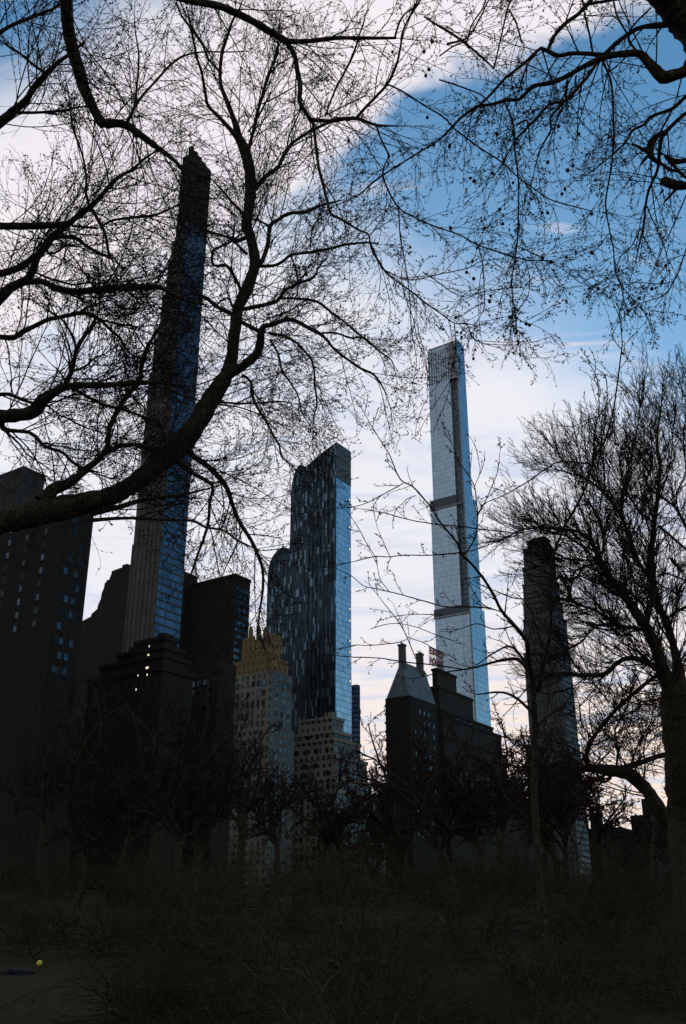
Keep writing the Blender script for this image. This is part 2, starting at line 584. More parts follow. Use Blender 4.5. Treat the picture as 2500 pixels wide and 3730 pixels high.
def stack(bld, tiers, mats, name='wall', cornice=None):
    """tiers from the top down: (y of the roof edge at the corner, xl, xr, setback); each sits on the next"""
    mb = MB()
    info = []
    Zs = []
    for (xc, y, xl, xr, sb) in tiers:
        c = bld.C - (AX + BX) * sb
        r = ray(xc, y)
        z = EYE + r[2] * (np.linalg.norm(c) / np.linalg.norm(r[:2]))
        Ls = bld.solve(xl, z, AX, c)
        Rs = bld.solve(xr, z, BX, c)
        info.append((z, -sb, Rs - sb, -sb, Ls - sb))
    for i, (z, x0, x1, y0, y1) in enumerate(info):
        zb = info[i + 1][0] if i + 1 < len(info) else -1.0
        mb.box(x0, x1, y0, y1, zb, z)
    bld.part(name, mb, mats)
    if cornice:
        for (z, x0, x1, y0, y1) in info:
            cb = MB()
            e = 0.45
            cb.box(x0 - e, x1 + e, y0 - e, y0 - 0.003, z - 1.0, z + 0.5)
            cb.box(x0 - e, x0 - 0.003, y0 - 0.003, y1 + e, z - 1.0, z + 0.5)
            bld.part('parapet', cb, [cornice] * 3)
    return info


WIN = window_mesh('window', 1.5, 2.1, 'window')
WIN_WIDE = window_mesh('window_wide', 2.0, 2.0, 'window')
WIN_LUMINOUS = window_mesh('lit_window', 0.8, 1.2, 'luminous')  # small emissive pane in a warm tone

# --- the left-hand dark block with a roof house
b = Building('apartment_building', 240, 1795, 300, 'black apartment block at the left edge with a flat-topped roof house')
i0 = stack(b, [(250, 1812, -260, 345, 0)], [M['black'], M['black'], M['roof_dark']], cornice=M['black'])
z, x0, x1, y0, y1 = i0[0]
mb = MB()
ya, za = b.left(88, 1697, 4)
ye, _ = b.left(-60, 1750, 4)
xe, _ = b.right(166, 1732, ya)
mb.box(4, max(xe, 12), ya, ye, z + 0.003, za)
b.part('roof_house', mb, [M['slate']] * 3)
mb = MB()
mb.box(max(xe, 12) + 0.003, max(xe, 12) + 5, ya + 1, ya + 9, z + 0.003, z + (za - z) * 0.42)
b.part('roof_plant', mb, [M['slate']] * 3)
windows(b, WIN, 'window', grid('R', -0.004, 3, x1 - 3, 5, z - 60, z - 4, 12, 0.35) + grid('L', -0.004, 3, 40, 4, z - 45, z - 4, 9))

# --- stepped dark block behind the slender tower
b = Building('stepped_building', 590, 2040, 520, 'black block stepping down to the left behind the slender tapering tower')
pts = [b.left(*p) for p in [(590, 2046), (440, 2068), (408, 2080), (400, 2105), (382, 2124), (371, 2160), (357, 2205), (334, 2236), (300, 2262)]]
pl = []
for i, (s_, z_) in enumerate(pts):
    pl.append((s_, z_))
    if i + 1 < len(pts) and i > 1:
        pl.append((s_ + 0.3, (z_ + pts[i + 1][1]) / 2))
mb = MB()
mb.profile([(0.0, -1.0)] + pl + [(pl[-1][0], -1.0)], 0, 30)
b.part('wall', mb, [M['brown'], M['brown'], M['roof_dark']])
for s_, z_ in (pts[1], pts[4]):
    mb = MB()
    mb.box(2, 8, s_ - 3, s_ + 1, z_ + 0.003, z_ + 2.5)
    b.part('water_tank_house', mb, [M['brown']] * 3)

# --- the slender tower with feathered setbacks
b = Building('slender_tower', 700, 537, 455, 'very tall slender tower with striped piers, stepping wider to the left as it descends', 'skyscraper')
Rw = b.solve(771, b.Z, BX)
edge = [(668, 590), (662, 660), (655, 735), (645, 800), (628, 880), (615, 949), (607, 1018), (592, 1075), (579, 1179), (564, 1236),
        (545, 1357), (540, 1460), (532, 1545), (520, 1610), (512, 1700), (502, 1830), (494, 1935), (482, 1985), (474, 2075), (468, 2240)]
lv = []
for (x, y) in edge:
    s_, z_ = b.left(x, y)
    lv.append((s_, z_))
mb = MB()
ztop = b.Z
mono = []
cur = 0
for s_, z_ in lv:
    cur = max(cur, s_)
    mono.append((cur, z_))
zs = [b.Z] + [z_ for _, z_ in mono[1:]]
for i, (s_, z_) in enumerate(mono):
    zt = zs[i]
    zb = zs[i + 1] if i + 1 < len(zs) else -1.0
    mb.box(0, Rw, 0, s_, zb, zt - (0 if i else 5.0))
tower_wall = b.part('wall', mb, [M['terracotta'], M['steinglass'], M['roof_dark']])
mb = MB()
for i, (s_, z_) in enumerate(mono):
    zt = zs[i] - (0 if i else 5)
    zb = zs[i + 1] if i + 1 < len(zs) else -1.0
    n = int(s_ // 3.1) + 1
    for k in range(n):
        yy = 0.2 + k * 3.1
        if yy + 0.7 < s_:
            mb.box(-0.45, -0.003, yy, yy + 0.7, zb, zt)
b.part('piers', mb, [M['pier']] * 3)
mb = MB()
zc1 = b.left(690, 790)[1]
nst = 9
for k in range(nst):
    xx = 0.3 + k * (Rw - 0.6) / nst
    mb.box(xx, xx + (Rw - 0.6) / nst - 0.25, 0.35, 3.0, ztop - 4.997, ztop + (2.2 - 0.75 * k if k % 2 == 0 else 0.6 - 0.6 * k))
b.part('crown_steps', mb, [M['brown'], M['brown'], M['roof_dark']])
mb = MB()
mb.box(0.2, Rw - 0.2, -0.3, -0.003, zc1, ztop - 5.0)
b.part('crown_screen', mb, [M['brown']] * 3)
mb = MB()
mb.box(-0.75, -0.46, 0.1, mono[0][0] - 0.1, zc1, ztop - 5.0)
b.part('crown_screen', mb, [M['brown']] * 3)

# --- brown block between the slender tower and the pixelated glass tower
b = Building('office_building', 858, 2090, 520, 'dark brown flat-roofed block standing right of the slender tower')
i0 = stack(b, [(858, 2092, 640, 913, 0)], [M['brown'], M['black'], M['roof_dark']], cornice=M['brown'])
z, x0, x1, y0, y1 = i0[0]
windows(b, WIN_WIDE, 'window', grid('R', -0.004, 1.5, x1 - 1.0, 5, z - 72, z - 6, 17))

# --- low dark fronts along the park side street
b = Building('hotel_building', 600, 2335, 350, 'black street-front block below the slender tower with a few lit windows')
i0 = stack(b, [(575, 2318, 492, 648, 0), (588, 2352, 430, 672, 2.0), (600, 2384, 366, 690, 4.0), (606, 2432, 322, 704, 6.0)],
           [M['black'], M['black'], M['roof_dark']], cornice=M['black'])
zt0 = i0[0][0]
mb = MB()
mb.box(4, 9, 4, 8, zt0 + 0.503, zt0 + 3.2)
b.part('roof_house', mb, [M['black']] * 3)
for (xx, yy, zz) in ((1.5, i0[1][4] - 3, i0[1][0]), (2, i0[2][4] - 4, i0[2][0])):
    mb = MB()
    mb.box(xx, xx + 2.2, yy - 1.2, yy + 1.2, zz + 0.503, zz + 3.4)
    b.part('chimney', mb, [M['black']] * 3)
z = i0[3][0]
windows(b, WIN, 'window', grid('L', -6.004, 3, 34, 7, z - 40, z - 3, 9, 0.6))
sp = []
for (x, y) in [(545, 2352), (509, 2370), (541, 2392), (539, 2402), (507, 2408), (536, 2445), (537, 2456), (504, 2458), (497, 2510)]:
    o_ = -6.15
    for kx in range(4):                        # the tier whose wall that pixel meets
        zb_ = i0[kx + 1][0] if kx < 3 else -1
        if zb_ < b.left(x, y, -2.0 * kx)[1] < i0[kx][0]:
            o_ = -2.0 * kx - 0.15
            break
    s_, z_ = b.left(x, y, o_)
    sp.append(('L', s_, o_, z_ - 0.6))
windows(b, WIN_LUMINOUS, 'lit_window', sp, 'small window with a warm bright pane')
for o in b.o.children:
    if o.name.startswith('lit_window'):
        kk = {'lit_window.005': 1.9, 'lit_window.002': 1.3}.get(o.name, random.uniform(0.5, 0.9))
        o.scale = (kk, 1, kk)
b = Building('brick_building', 800, 2405, 372, 'black low block between the lit-window block and the battlemented building')
i0 = stack(b, [(800, 2405, 690, 862, 0)], [M['black'], M['black'], M['roof_dark']])
z, x0, x1, y0, y1 = i0[0]
windows(b, WIN_WIDE, 'window', grid('L', -0.004, 2, y1 - 1, 4, z - 30, z - 3, 8, 0.85))

# --- building with a battlemented top, reflected sunlight put into its gold colour
b = Building('crenellated_building', 990, 2318, 425, 'stone building with a battlemented top coloured gold for reflected sunlight in front of the pixelated glass tower')
mbt = [(990, 2318, 884, 1028, 0), (992, 2388, 850, 1050, 1.0), (995, 2440, 818, 1066, 2.0), (1000, 2640, 790, 1072, 3.0)]
info = []
for (xc, y, xl, xr, sb) in mbt:
    c = b.C - (AX + BX) * sb
    r = ray(xc, y)
    z = EYE + r[2] * (np.linalg.norm(c) / np.linalg.norm(r[:2]))
    info.append((z, -sb, b.solve(xr, z, BX, c) - sb, -sb, b.solve(xl, z, AX, c) - sb))
mb, ms = MB(), MB()
for i, (z, x0, x1, y0, y1) in enumerate(info):
    zb = info[i + 1][0] if i + 1 < len(info) else -1.0
    (mb if i < 2 else ms).box(x0, x1, y0, y1, zb, z)
b.part('sun_glow_top', mb, [M['gold']] * 3)
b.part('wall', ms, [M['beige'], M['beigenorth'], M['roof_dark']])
z, x0, x1, y0, y1 = info[0]
mb = MB()
mk = MB()
for k in range(9):
    yy = 0.3 + k * (y1 - 1.2) / 8
    mb.box(0.004, 0.9, yy, yy + 0.75, z + 0.003, z + 1.6)
for k in range(5):
    xx = 1.4 + k * (x1 - 2.4) / 4
    mb.box(xx, xx + 0.75, 0.004, 0.9, z + 0.003, z + 1.6)
b.part('battlements', mb, [M['gold']] * 3)
for (px, py) in [(912, 2283), (940, 2277), (965, 2284)]:
    s_, zt = b.left(px, py, 2)
    mb = MB()
    mb.box(2, 3.4, s_ - 0.8, s_ + 0.8, z + 0.003, zt - 1.2)
    tu = b.part('turret', mb, [M['gold']] * 3)
    mb = MB()
    mb.box(2.2, 3.2, s_ - 0.5, s_ + 0.5, zt - 1.197, zt)
    mb.build('turret_cap', [M['gold']] * 3, tu)
z2 = info[2][0]
windows(b, WIN, 'window', grid('L', -2.004, 0.5, info[2][4] - 1, 8, z2 - 34, z2 - 3, 7, 0.9) + grid('R', -2.004, 0, info[2][2] - 1, 3, z2 - 34, z2 - 3, 7, 0.9))

# --- the pixelated glass tower with curved shoulders
b = Building('glass_tower', 1226, 1608, 588, 'blue glass tower with dark speckled left side and curved shoulders stepping down to the left', 'skyscraper')
Rw = b.solve(1278, b.Z, BX)
pl = [b.left(*p) for p in [(1226, 1609), (1170, 1652), (1118, 1697), (1113, 1702), (1102, 1692), (1090, 1693), (1078, 1710), (1068, 1740), (1061, 1780)]]
pl += [(pl[-1][0] + 0.05, b.left(1062, 2003)[1])]
s1 = pl[-1][0]
for p in [(1046, 1997), (1030, 1994), (1012, 2003), (996, 2022), (984, 2046), (977, 2078), (975, 2115)]:
    s_, z_ = b.left(*p)
    pl.append((max(s_, s1 + 0.05), z_))
    s1 = pl[-1][0]
mb = MB()
mb.profile([(0.0, -1.0)] + pl + [(pl[-1][0], -1.0)], 0, Rw)
b.part('wall', mb, [M['onedark'], M['oneblue'], M['louvre']])
mb = MB()
zl = b.right(1240, 1748)[1]
mb.box(0.05, Rw - 0.05, -0.25, -0.003, zl, b.Z - 1.0)
b.part('louvre_crown', mb, [M['louvre']] * 3)
mb = MB()
for k in range(1, 8):
    yy = k * pl[2][0] / 8
    zt = b.Z - (b.Z - pl[2][1]) * k / 8
    mb.box(-0.4, -0.003, yy, yy + 0.35, 2, zt - 1.0)
b.part('fins', mb, [M['onedark'], M['onedark'], M['louvre']])
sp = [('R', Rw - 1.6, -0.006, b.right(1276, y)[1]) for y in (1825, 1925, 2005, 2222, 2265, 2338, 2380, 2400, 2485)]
windows(b, window_mesh('corner_sky_glow', 1.3, 1.3, 'luminous'), 'corner_sky_glow', sp, 'corner pane made to glow in place of sky seen through it')  # emission stands in for sky showing through the corner glass

b = Building('slab_building', 1300, 2493, 690, 'narrow dark slab showing just right of the pixelated glass tower')
i0 = stack(b, [(1298, 2493, 1255, 1312, 0)], [M['bluebox'], M['bluebox'], M['roof_dark']])

# --- stepped stone building in front
b = Building('setback_building', 1213, 2612, 450, 'worn stone building with many small setbacks stepping down to the right')
info = stack(b, [(1213, 2612, 1090, 1252, 0), (1222, 2662, 1072, 1280, 1.5), (1230, 2690, 1060, 1313, 3.0), (1240, 2752, 1045, 1337, 4.5),
                 (1250, 2832, 1010, 1354, 6.0), (1258, 2880, 960, 1402, 7.5)],
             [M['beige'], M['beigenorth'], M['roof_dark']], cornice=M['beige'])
sp = []
for i in range(1, 6):
    z, x0, x1, y0, y1 = info[i]
    zb = info[i + 1][0] if i < 5 else z - 26
    zb = max(zb, 0)
    nz = max(1, int((z - zb) / 4.2))
    sp += grid('R', y0 - 0.004, x0 + 1, x1 - 1, max(2, int((x1 - x0) / 5.5)), zb + 0.3, z - 1.6, nz)
    sp += grid('L', x0 - 0.004, y0 + 1, min(y1, 22), 4, zb + 0.3, z - 1.6, nz, 0.6)
windows(b, WIN, 'window', sp[:98])
mb = MB()
z, x0, x1, y0, y1 = info[0]
mb.box(2, 6, 2, 6, z + 0.003, z + 3.0)
b.part('water_tank_house', mb, [M['beige']] * 3)

# --- building with a steep copper roof and two chimneys
b = Building('chimney_building', 1492, 2532, 500, 'dark building with a steep blue-grey copper roof and two tall chimneys')
i0 = stack(b, [(1492, 2532, 1404, 1592, 0)], [M['black'], M['black'], M['roof_dark']])
z, x0, x1, y0, y1 = i0[0]
ym = y1 * 0.5
zr = b.left(1460, 2407, 2)[1]
mb = MB()
zr = b.left(1461, 2407, 3.0)[1]
yr = b.left(1461, 2407, 3.0)[0]
xr1, zr1 = b.right(1548, 2440, yr)
zr1 = zr
V0 = [(0.4, 0.4, z + .003), (x1 - .4, 0.4, z + .003), (x1 - .4, y1 - .4, z + .003), (0.4, y1 - .4, z + .003), (3.0, yr, zr), (xr1, yr, zr1)]
me = bpy.data.meshes.new('copper_roof')
me.from_pydata(V0, [], [(0, 1, 5, 4), (1, 2, 5), (2, 3, 4, 5), (3, 0, 4), (3, 2, 1, 0)])
roof = link('copper_roof', me, M['copper'], b.o)
for (px, yt, xa) in [(1470, 2350, 3.0), (1530, 2382, None)]:
    if xa is None:
        xa = b.right(px, 2420, yr)[0] - 1.5
    zt = b.right(px, yt, yr)[1]
    mb = MB()
    mb.box(xa, xa + 3.0, yr - 1.5, yr + 1.5, zr - 4.0, zt - 1.0)
    mb.box(xa - 0.3, xa + 3.3, yr - 1.8, yr + 1.8, zt - 0.997, zt)
    mb.build('chimney', [M['chimney']] * 3, roof)
    mb = MB()
    mb.box(xa + 0.7, xa + 1.5, yr - 0.4, yr + 0.4, zt + 0.003, zt + 1.2)
    mb.build('chimney_pot', [M['chimney']] * 3, roof)
mb = MB()
for k in range(16):
    zz = z - 3 - k * 4.4
    mb.box(0.5, 3.5, y1 + 0.003, y1 + 0.9, zz - 1.2, zz)
mb.box(0.5, 3.5, y1 + 0.003, y1 + 0.5, 0, z - 70)
b.part('balcony_stack', mb, [M['black']] * 3)
windows(b, WIN, 'window', grid('R', -0.004, 3, x1 - 2, 5, z - 70, z - 4, 12, 0.85))

b = Building('low_building', 1396, 2862, 640, 'low dark block closing the foot of the bright gap left of the copper-roofed building')
i0 = stack(b, [(1396, 2862, 1384, 1450, 0), (1392, 2890, 1330, 1470, 1.0)], [M['black'], M['black'], M['roof_dark']])

# --- hotel with the roof sign
b = Building('stepped_hotel', 1592, 2436, 560, 'black stepped hotel standing below the grey tower and carrying the red roof sign')
info = stack(b, [(1592, 2436, 1574, 1662, 0), (1600, 2500, 1560, 1722, 2), (1608, 2585, 1550, 1796, 4), (1612, 2606, 1545, 1826, 5),
                 (1616, 2682, 1540, 1843, 6), (1622, 2782, 1530, 1902, 8), (1628, 2866, 1520, 1952, 10)],
             [M['black'], M['brown'], M['roof_dark']], cornice=M['black'])
z, x0, x1, y0, y1 = info[2]
windows(b, WIN, 'window', grid('R', y0 - 0.004, 4, x1 - 3, 7, info[4][0] + 1, z - 2, 5, 0.8) + grid('R', info[5][3] - 0.004, 4, 60, 8, info[6][0] + 1, info[5][0] - 2, 4, 0.8))
ztop, x0, x1, y0, y1 = info[0]
sg = empty('roof_sign', (0, 0, 0), ROT)
tag(sg, 'red letters in two rows on a steel frame above the black stepped hotel roof', 'sign')
r = ray(1566, 2381)
k = 552 / r[1]
sx, sy, szz = r[0] * k, 552, EYE + r[2] * k
sg.location = (sx, sy, 0)
lw, lh = 3.35, 4.5
z_roof = ztop + 0.5
for row, (word, zb) in enumerate((("ESSEX", szz), ("HOUSE", szz - 5.9))):
    for i, ch in enumerate(word):
        cu = bpy.data.curves.new('letter', 'FONT')
        cu.body = ch
        cu.size = 1.0
        cu.extrude = 0.06
        cu.offset = 0.055
        tmp = bpy.data.objects.new('tmp', cu)
        COL.objects.link(tmp)
        dg = bpy.context.evaluated_depsgraph_get()
        me = bpy.data.meshes.new_from_object(tmp.evaluated_get(dg))
        bpy.data.objects.remove(tmp)
        co = np.array([vv.co[:] for vv in me.vertices])
        mn, mx = co.min(0), co.max(0)
        co = (co - mn) / np.maximum(mx - mn, 1e-6)
        wv = lw * 0.84
        co2 = np.stack([i * lw + co[:, 0] * wv, -0.15 + co[:, 2] * 0.3, zb + co[:, 1] * lh], axis=1)
        me.vertices.foreach_set("co", co2.astype(np.float32).ravel())
        me.update()
        me.name = 'letter'
        o = link('letter', me, None, sg)
        me.materials.clear()
        me.materials.append(M['sign'])
mb = MB()
zlo = min(z_roof, szz - 6.5)
for i in range(6):
    xx = i * lw - 0.25
    mb.box(xx - 0.09, xx + 0.09, 0.22, 0.40, zlo - 0.6, szz + lh + 0.2)
for zz in (szz - 6.1, szz - 0.9, szz - 0.2, szz + lh):
    mb.box(-0.6, 5 * lw, 0.403, 0.52, zz, zz + 0.16)
for i in range(5):
    mb.box(i * lw + 1.2, i * lw + 1.3, 0.523, 1.9, szz - 6.1, szz - 5.95)
sgf = mb.build('sign_frame', [M['steel']] * 3, sg)

# --- the tall grey tower
b = Building('grey_tower', 1662, 1234, 717, 'tallest grey glass tower right of centre with a dark vertical recess and two dark bands', 'skyscraper')
Rw = b.solve(1690, b.Z, BX)
L1 = b.solve(1557, b.Z, AX)
s0 = b.left(1672, 1400)[0]
sA = b.left(1671.0, 1385)[0]
sB = b.left(1641.0, 1385)[0]
sA = max(sA, 1.2)
zslot = b.left(1650, 1378)[1]
zb1 = b.left(1600, 1850)[1]
zb1t = b.left(1600, 1818)[1]
zb2 = b.left(1640, 2240)[1]
zb2t = b.left(1640, 2212)[1]
L2 = b.left(1569, 1840)[0]
L3 = b.left(1584, 2235)[0]
R2 = b.right(1767, 2262)[0]
Rm = b.right(1755, 2200)[0]
mb = MB()
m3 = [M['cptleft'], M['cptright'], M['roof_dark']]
mb.box(0, Rw, sB, L1, zb1t, b.Z - 3.0)
mb.box(0, Rm, sB, L2, zb2t, zb1t)
mb.box(0, max(R2, Rw), sB, L3, -1, zb2t)
b.part('wall', mb, m3)
mb = MB()
mb.box(0, Rw, 0, sA, zb1t, b.Z)
mb.box(0, Rm, 0, sA, zb2t, zb1t)
mb.box(0, max(R2, Rw), 0, sA, -1, zb2t)
b.part('corner_pier', mb, [M['cptpier'], M['cptright'], M['roof_dark']])
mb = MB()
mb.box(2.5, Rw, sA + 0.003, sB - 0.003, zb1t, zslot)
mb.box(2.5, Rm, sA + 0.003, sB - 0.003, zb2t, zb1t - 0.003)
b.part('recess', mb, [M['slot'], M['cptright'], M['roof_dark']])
mb = MB()
mb.box(0.1, max(R2, Rw), sA + 0.003, sB - 0.003, -1, zb2t - 0.003)
b.part('lower_infill', mb, m3)
mb = MB()
mb.box(0.05, Rw, sA + 0.003, sB - 0.003, zslot + 0.003, b.Z - 1.0)
mb.box(0.3, Rw - 0.3, sB, L1 - 1.0, b.Z - 2.997, b.Z - 1.0)
b.part('crown', mb, [M['cptpier'], M['cptright'], M['roof_dark']])
mb = MB()
mb.box(-0.5, -0.003, sB + 0.2, L2 + 0.5, zb1, zb1t)
mb.box(-0.003, Rw - 1, L2 + 0.003, L2 + 0.5, zb1, zb1t)
b.part('louvre_band', mb, [M['louvre']] * 3)
mb = MB()
mb.box(-0.5, -0.003, sA, L3 + 0.5, zb2, zb2t)
b.part('louvre_band', mb, [M['louvre']] * 3)
for zz in (zb1, zb2):
    mb = MB()
    mb.box(-0.8, -0.003, sA, (L2 if zz == zb1 else L3) + 0.8, zz - 1.3, zz - 0.003)
    b.part('ledge', mb, [M['cptpier']] * 3)
mb = MB()
ztp = b.left(1600, 1285)[1]
for i in range(9):
    yy = sB + 1.0 + (L1 - sB - 2.5) * i / 8
    mb.box(-0.35, -0.003, yy, yy + 0.7, b.left(1600, 1395)[1], b.Z - 6)
b.part('crown_ribs', mb, [M['cptpier']] * 3)

# --- limestone tower on the right
b = Building('limestone_tower', 1988, 1957, 690, 'dark grey limestone tower with chamfered top rising behind the bare trees on the right', 'skyscraper')
info = stack(b, [(1985, 1958, 1920, 2003, 0), (1990, 1984, 1905, 2016, 1.0), (1995, 2050, 1904, 2024, 1.8), (1998, 2112, 1904, 2036, 2.6),
                 (2002, 2180, 1905, 2049, 3.4), (2006, 2240, 1906, 2064, 4.2), (2010, 2362, 1908, 2078, 5.0), (2020, 2700, 1912, 2112, 6.0)],
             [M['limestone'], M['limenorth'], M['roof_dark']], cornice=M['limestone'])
mb = MB()
z, x0, x1, y0, y1 = info[0]
mb.box(2, x1 - 2, 2, y1 - 3, z + 0.003, z + 2.2)
b.part('roof_house', mb, [M['limestone']] * 3)

# --- block at the right edge
b = Building('corner_building', 2476, 2606, 400, 'dark blue block cut by the right edge behind the big forked tree')
i0 = stack(b, [(2476, 2606, 2415, 2560, 0)], [M['bluebox'], M['bluebox'], M['roof_dark']], cornice=M['black'])

# --- far low blocks under the arching bough
for (nm, xc, y, D, xl, xr, lab, tops) in [
    ('distant_building', 2180, 2958, 760, 2147, 2194, 'small far block seen under the arching bough, leftmost of the low silhouettes', []),
    ('distant_building', 2260, 3012, 800, 2060, 2340, 'long low far block lying between the two taller silhouettes under the bough', [(2200, 3000, 6)]),
    ('distant_building', 2372, 2966, 780, 2296, 2500, 'far block with a square roof house under the arching bough', [(2352, 2909, 12)])]:
    b = Building(nm, xc, y, D, lab, 'building', 'low silhouettes far under the bough')
    i0 = stack(b, [(xc, y, xl, xr, 0)], [M['black'], M['black'], M['roof_dark']])
    z, x0, x1, y0, y1 = i0[0]
    for (px, py, w) in tops:
        s_, zt = b.left(px, py, 1)
        mb = MB()
        mb.box(1, 1 + w, s_ - w * 0.3, s_ + w * 0.3, z + 0.003, zt)
        b.part('roof_house', mb, [M['black']] * 3)

# ---------------------------------------------------------------- trees
def catmull(p, step):
    """resample control rows (any columns) with a Catmull-Rom curve"""
    p = np.asarray(p, float)
    if len(p) == 2:
        n = max(2, int(np.linalg.norm(p[1, :2] - p[0, :2]) / step) + 1)
        t = np.linspace(0, 1, n)[:, None]
        return p[0] * (1 - t) + p[1] * t
    q = np.vstack([2 * p[0] - p[1], p, 2 * p[-1] - p[-2]])
    res = []
    for i in range(1, len(q) - 2):
        n = max(1, int(np.linalg.norm(q[i + 1, :2] - q[i, :2]) / step))
        t = (np.arange(n) / n)[:, None]
        a, b_, c_, d_ = q[i - 1], q[i], q[i + 1], q[i + 2]
        res.append(0.5 * (2 * b_ + (c_ - a) * t + (2 * a - 5 * b_ + 4 * c_ - d_) * t ** 2 + (3 * b_ - a - 3 * c_ + d_) * t ** 3))
    res.append(q[-2][None])
    return np.vstack(res)


def parse(s):
    return [tuple(float(a) for a in w.split(',')) for w in s.split()]


def grow(start, dirs, length, K, wander, curve, trop, tw):
    """N branches of K points; returns (N,K,3)"""
    N = len(start)
    pts = np.empty((N, K, 3))
    pts[:, 0] = start
    d = unit(dirs)
    cax = unit(rng.normal(size=(N, 3))) * curve
    st = (length / (K - 1))[:, None]
    for k in range(1, K):
        d = unit(d + np.cross(cax, d) + rng.normal(size=(N, 3)) * wander + np.asarray(trop) * tw)
        pts[:, k] = pts[:, k - 1] + d * st
    return pts


def spawn(pts, rad, length, per, a0, a1, ratio, rr, tmin=0.12, flat=None):
    """children along parents; returns start, dir, length, base radius"""
    N, K, _ = pts.shape
    n = per
    t = tmin + (1 - tmin) * (np.arange(n)[None, :] + rng.random((N, n))) / n
    t = np.clip(t, 0, 0.999)
    f = t * (K - 1)
    i = f.astype(int)
    fr = (f - i)[..., None]
    ar = np.arange(N)[:, None]
    p0, p1 = pts[ar, i], pts[ar, i + 1]
    st = p0 * (1 - fr) + p1 * fr
    tan = unit(p1 - p0)
    rnd = unit(rng.normal(size=(N, n, 3)))
    perp = unit(rnd - (rnd * tan).sum(-1, keepdims=True) * tan)
    ang = a0 + (a1 - a0) * rng.random((N, n, 1))
    d = tan * np.cos(ang) + perp * np.sin(ang)
    L = length[:, None] * ratio * (1.05 - 0.6 * t) * (0.45 + 0.8 * rng.random((N, n)))
    r = (rad[ar, i] * rr)
    return st.reshape(-1, 3), d.reshape(-1, 3), L.reshape(-1), r.reshape(-1)


def taper(r0, K, tip):
    f = np.linspace(0, 1, K)[None, :]
    return np.maximum(r0[:, None] * (1 - f) + tip * f, tip)


def buds(pts, n, size):
    """tiny three-sided double cones set on the ends and sides of twigs"""
    N, K, _ = pts.shape
    i = rng.integers(1, K, size=(N, n))
    p = pts[np.arange(N)[:, None], i].reshape(-1, 3)
    p = p + rng.normal(size=p.shape) * size * 0.8
    s = size * (0.5 + 0.9 * rng.random(len(p)))[:, None, None]
    tet = np.array([[1, 1, 1], [-1, -1, 1], [-1, 1, -1], [1, -1, -1]], float) * 0.75
    A = rng.normal(size=(len(p), 3, 3))
    q, _ = np.linalg.qr(A)
    V = p[:, None, :] + np.einsum('nij,kj->nki', q, tet) * s
    b_ = (np.arange(len(p)) * 4)[:, None, None]
    T = (np.array([[0, 1, 2], [0, 2, 3], [0, 3, 1], [1, 3, 2]])[None] + b_).reshape(-1, 3)
    return V.reshape(-1, 3), T


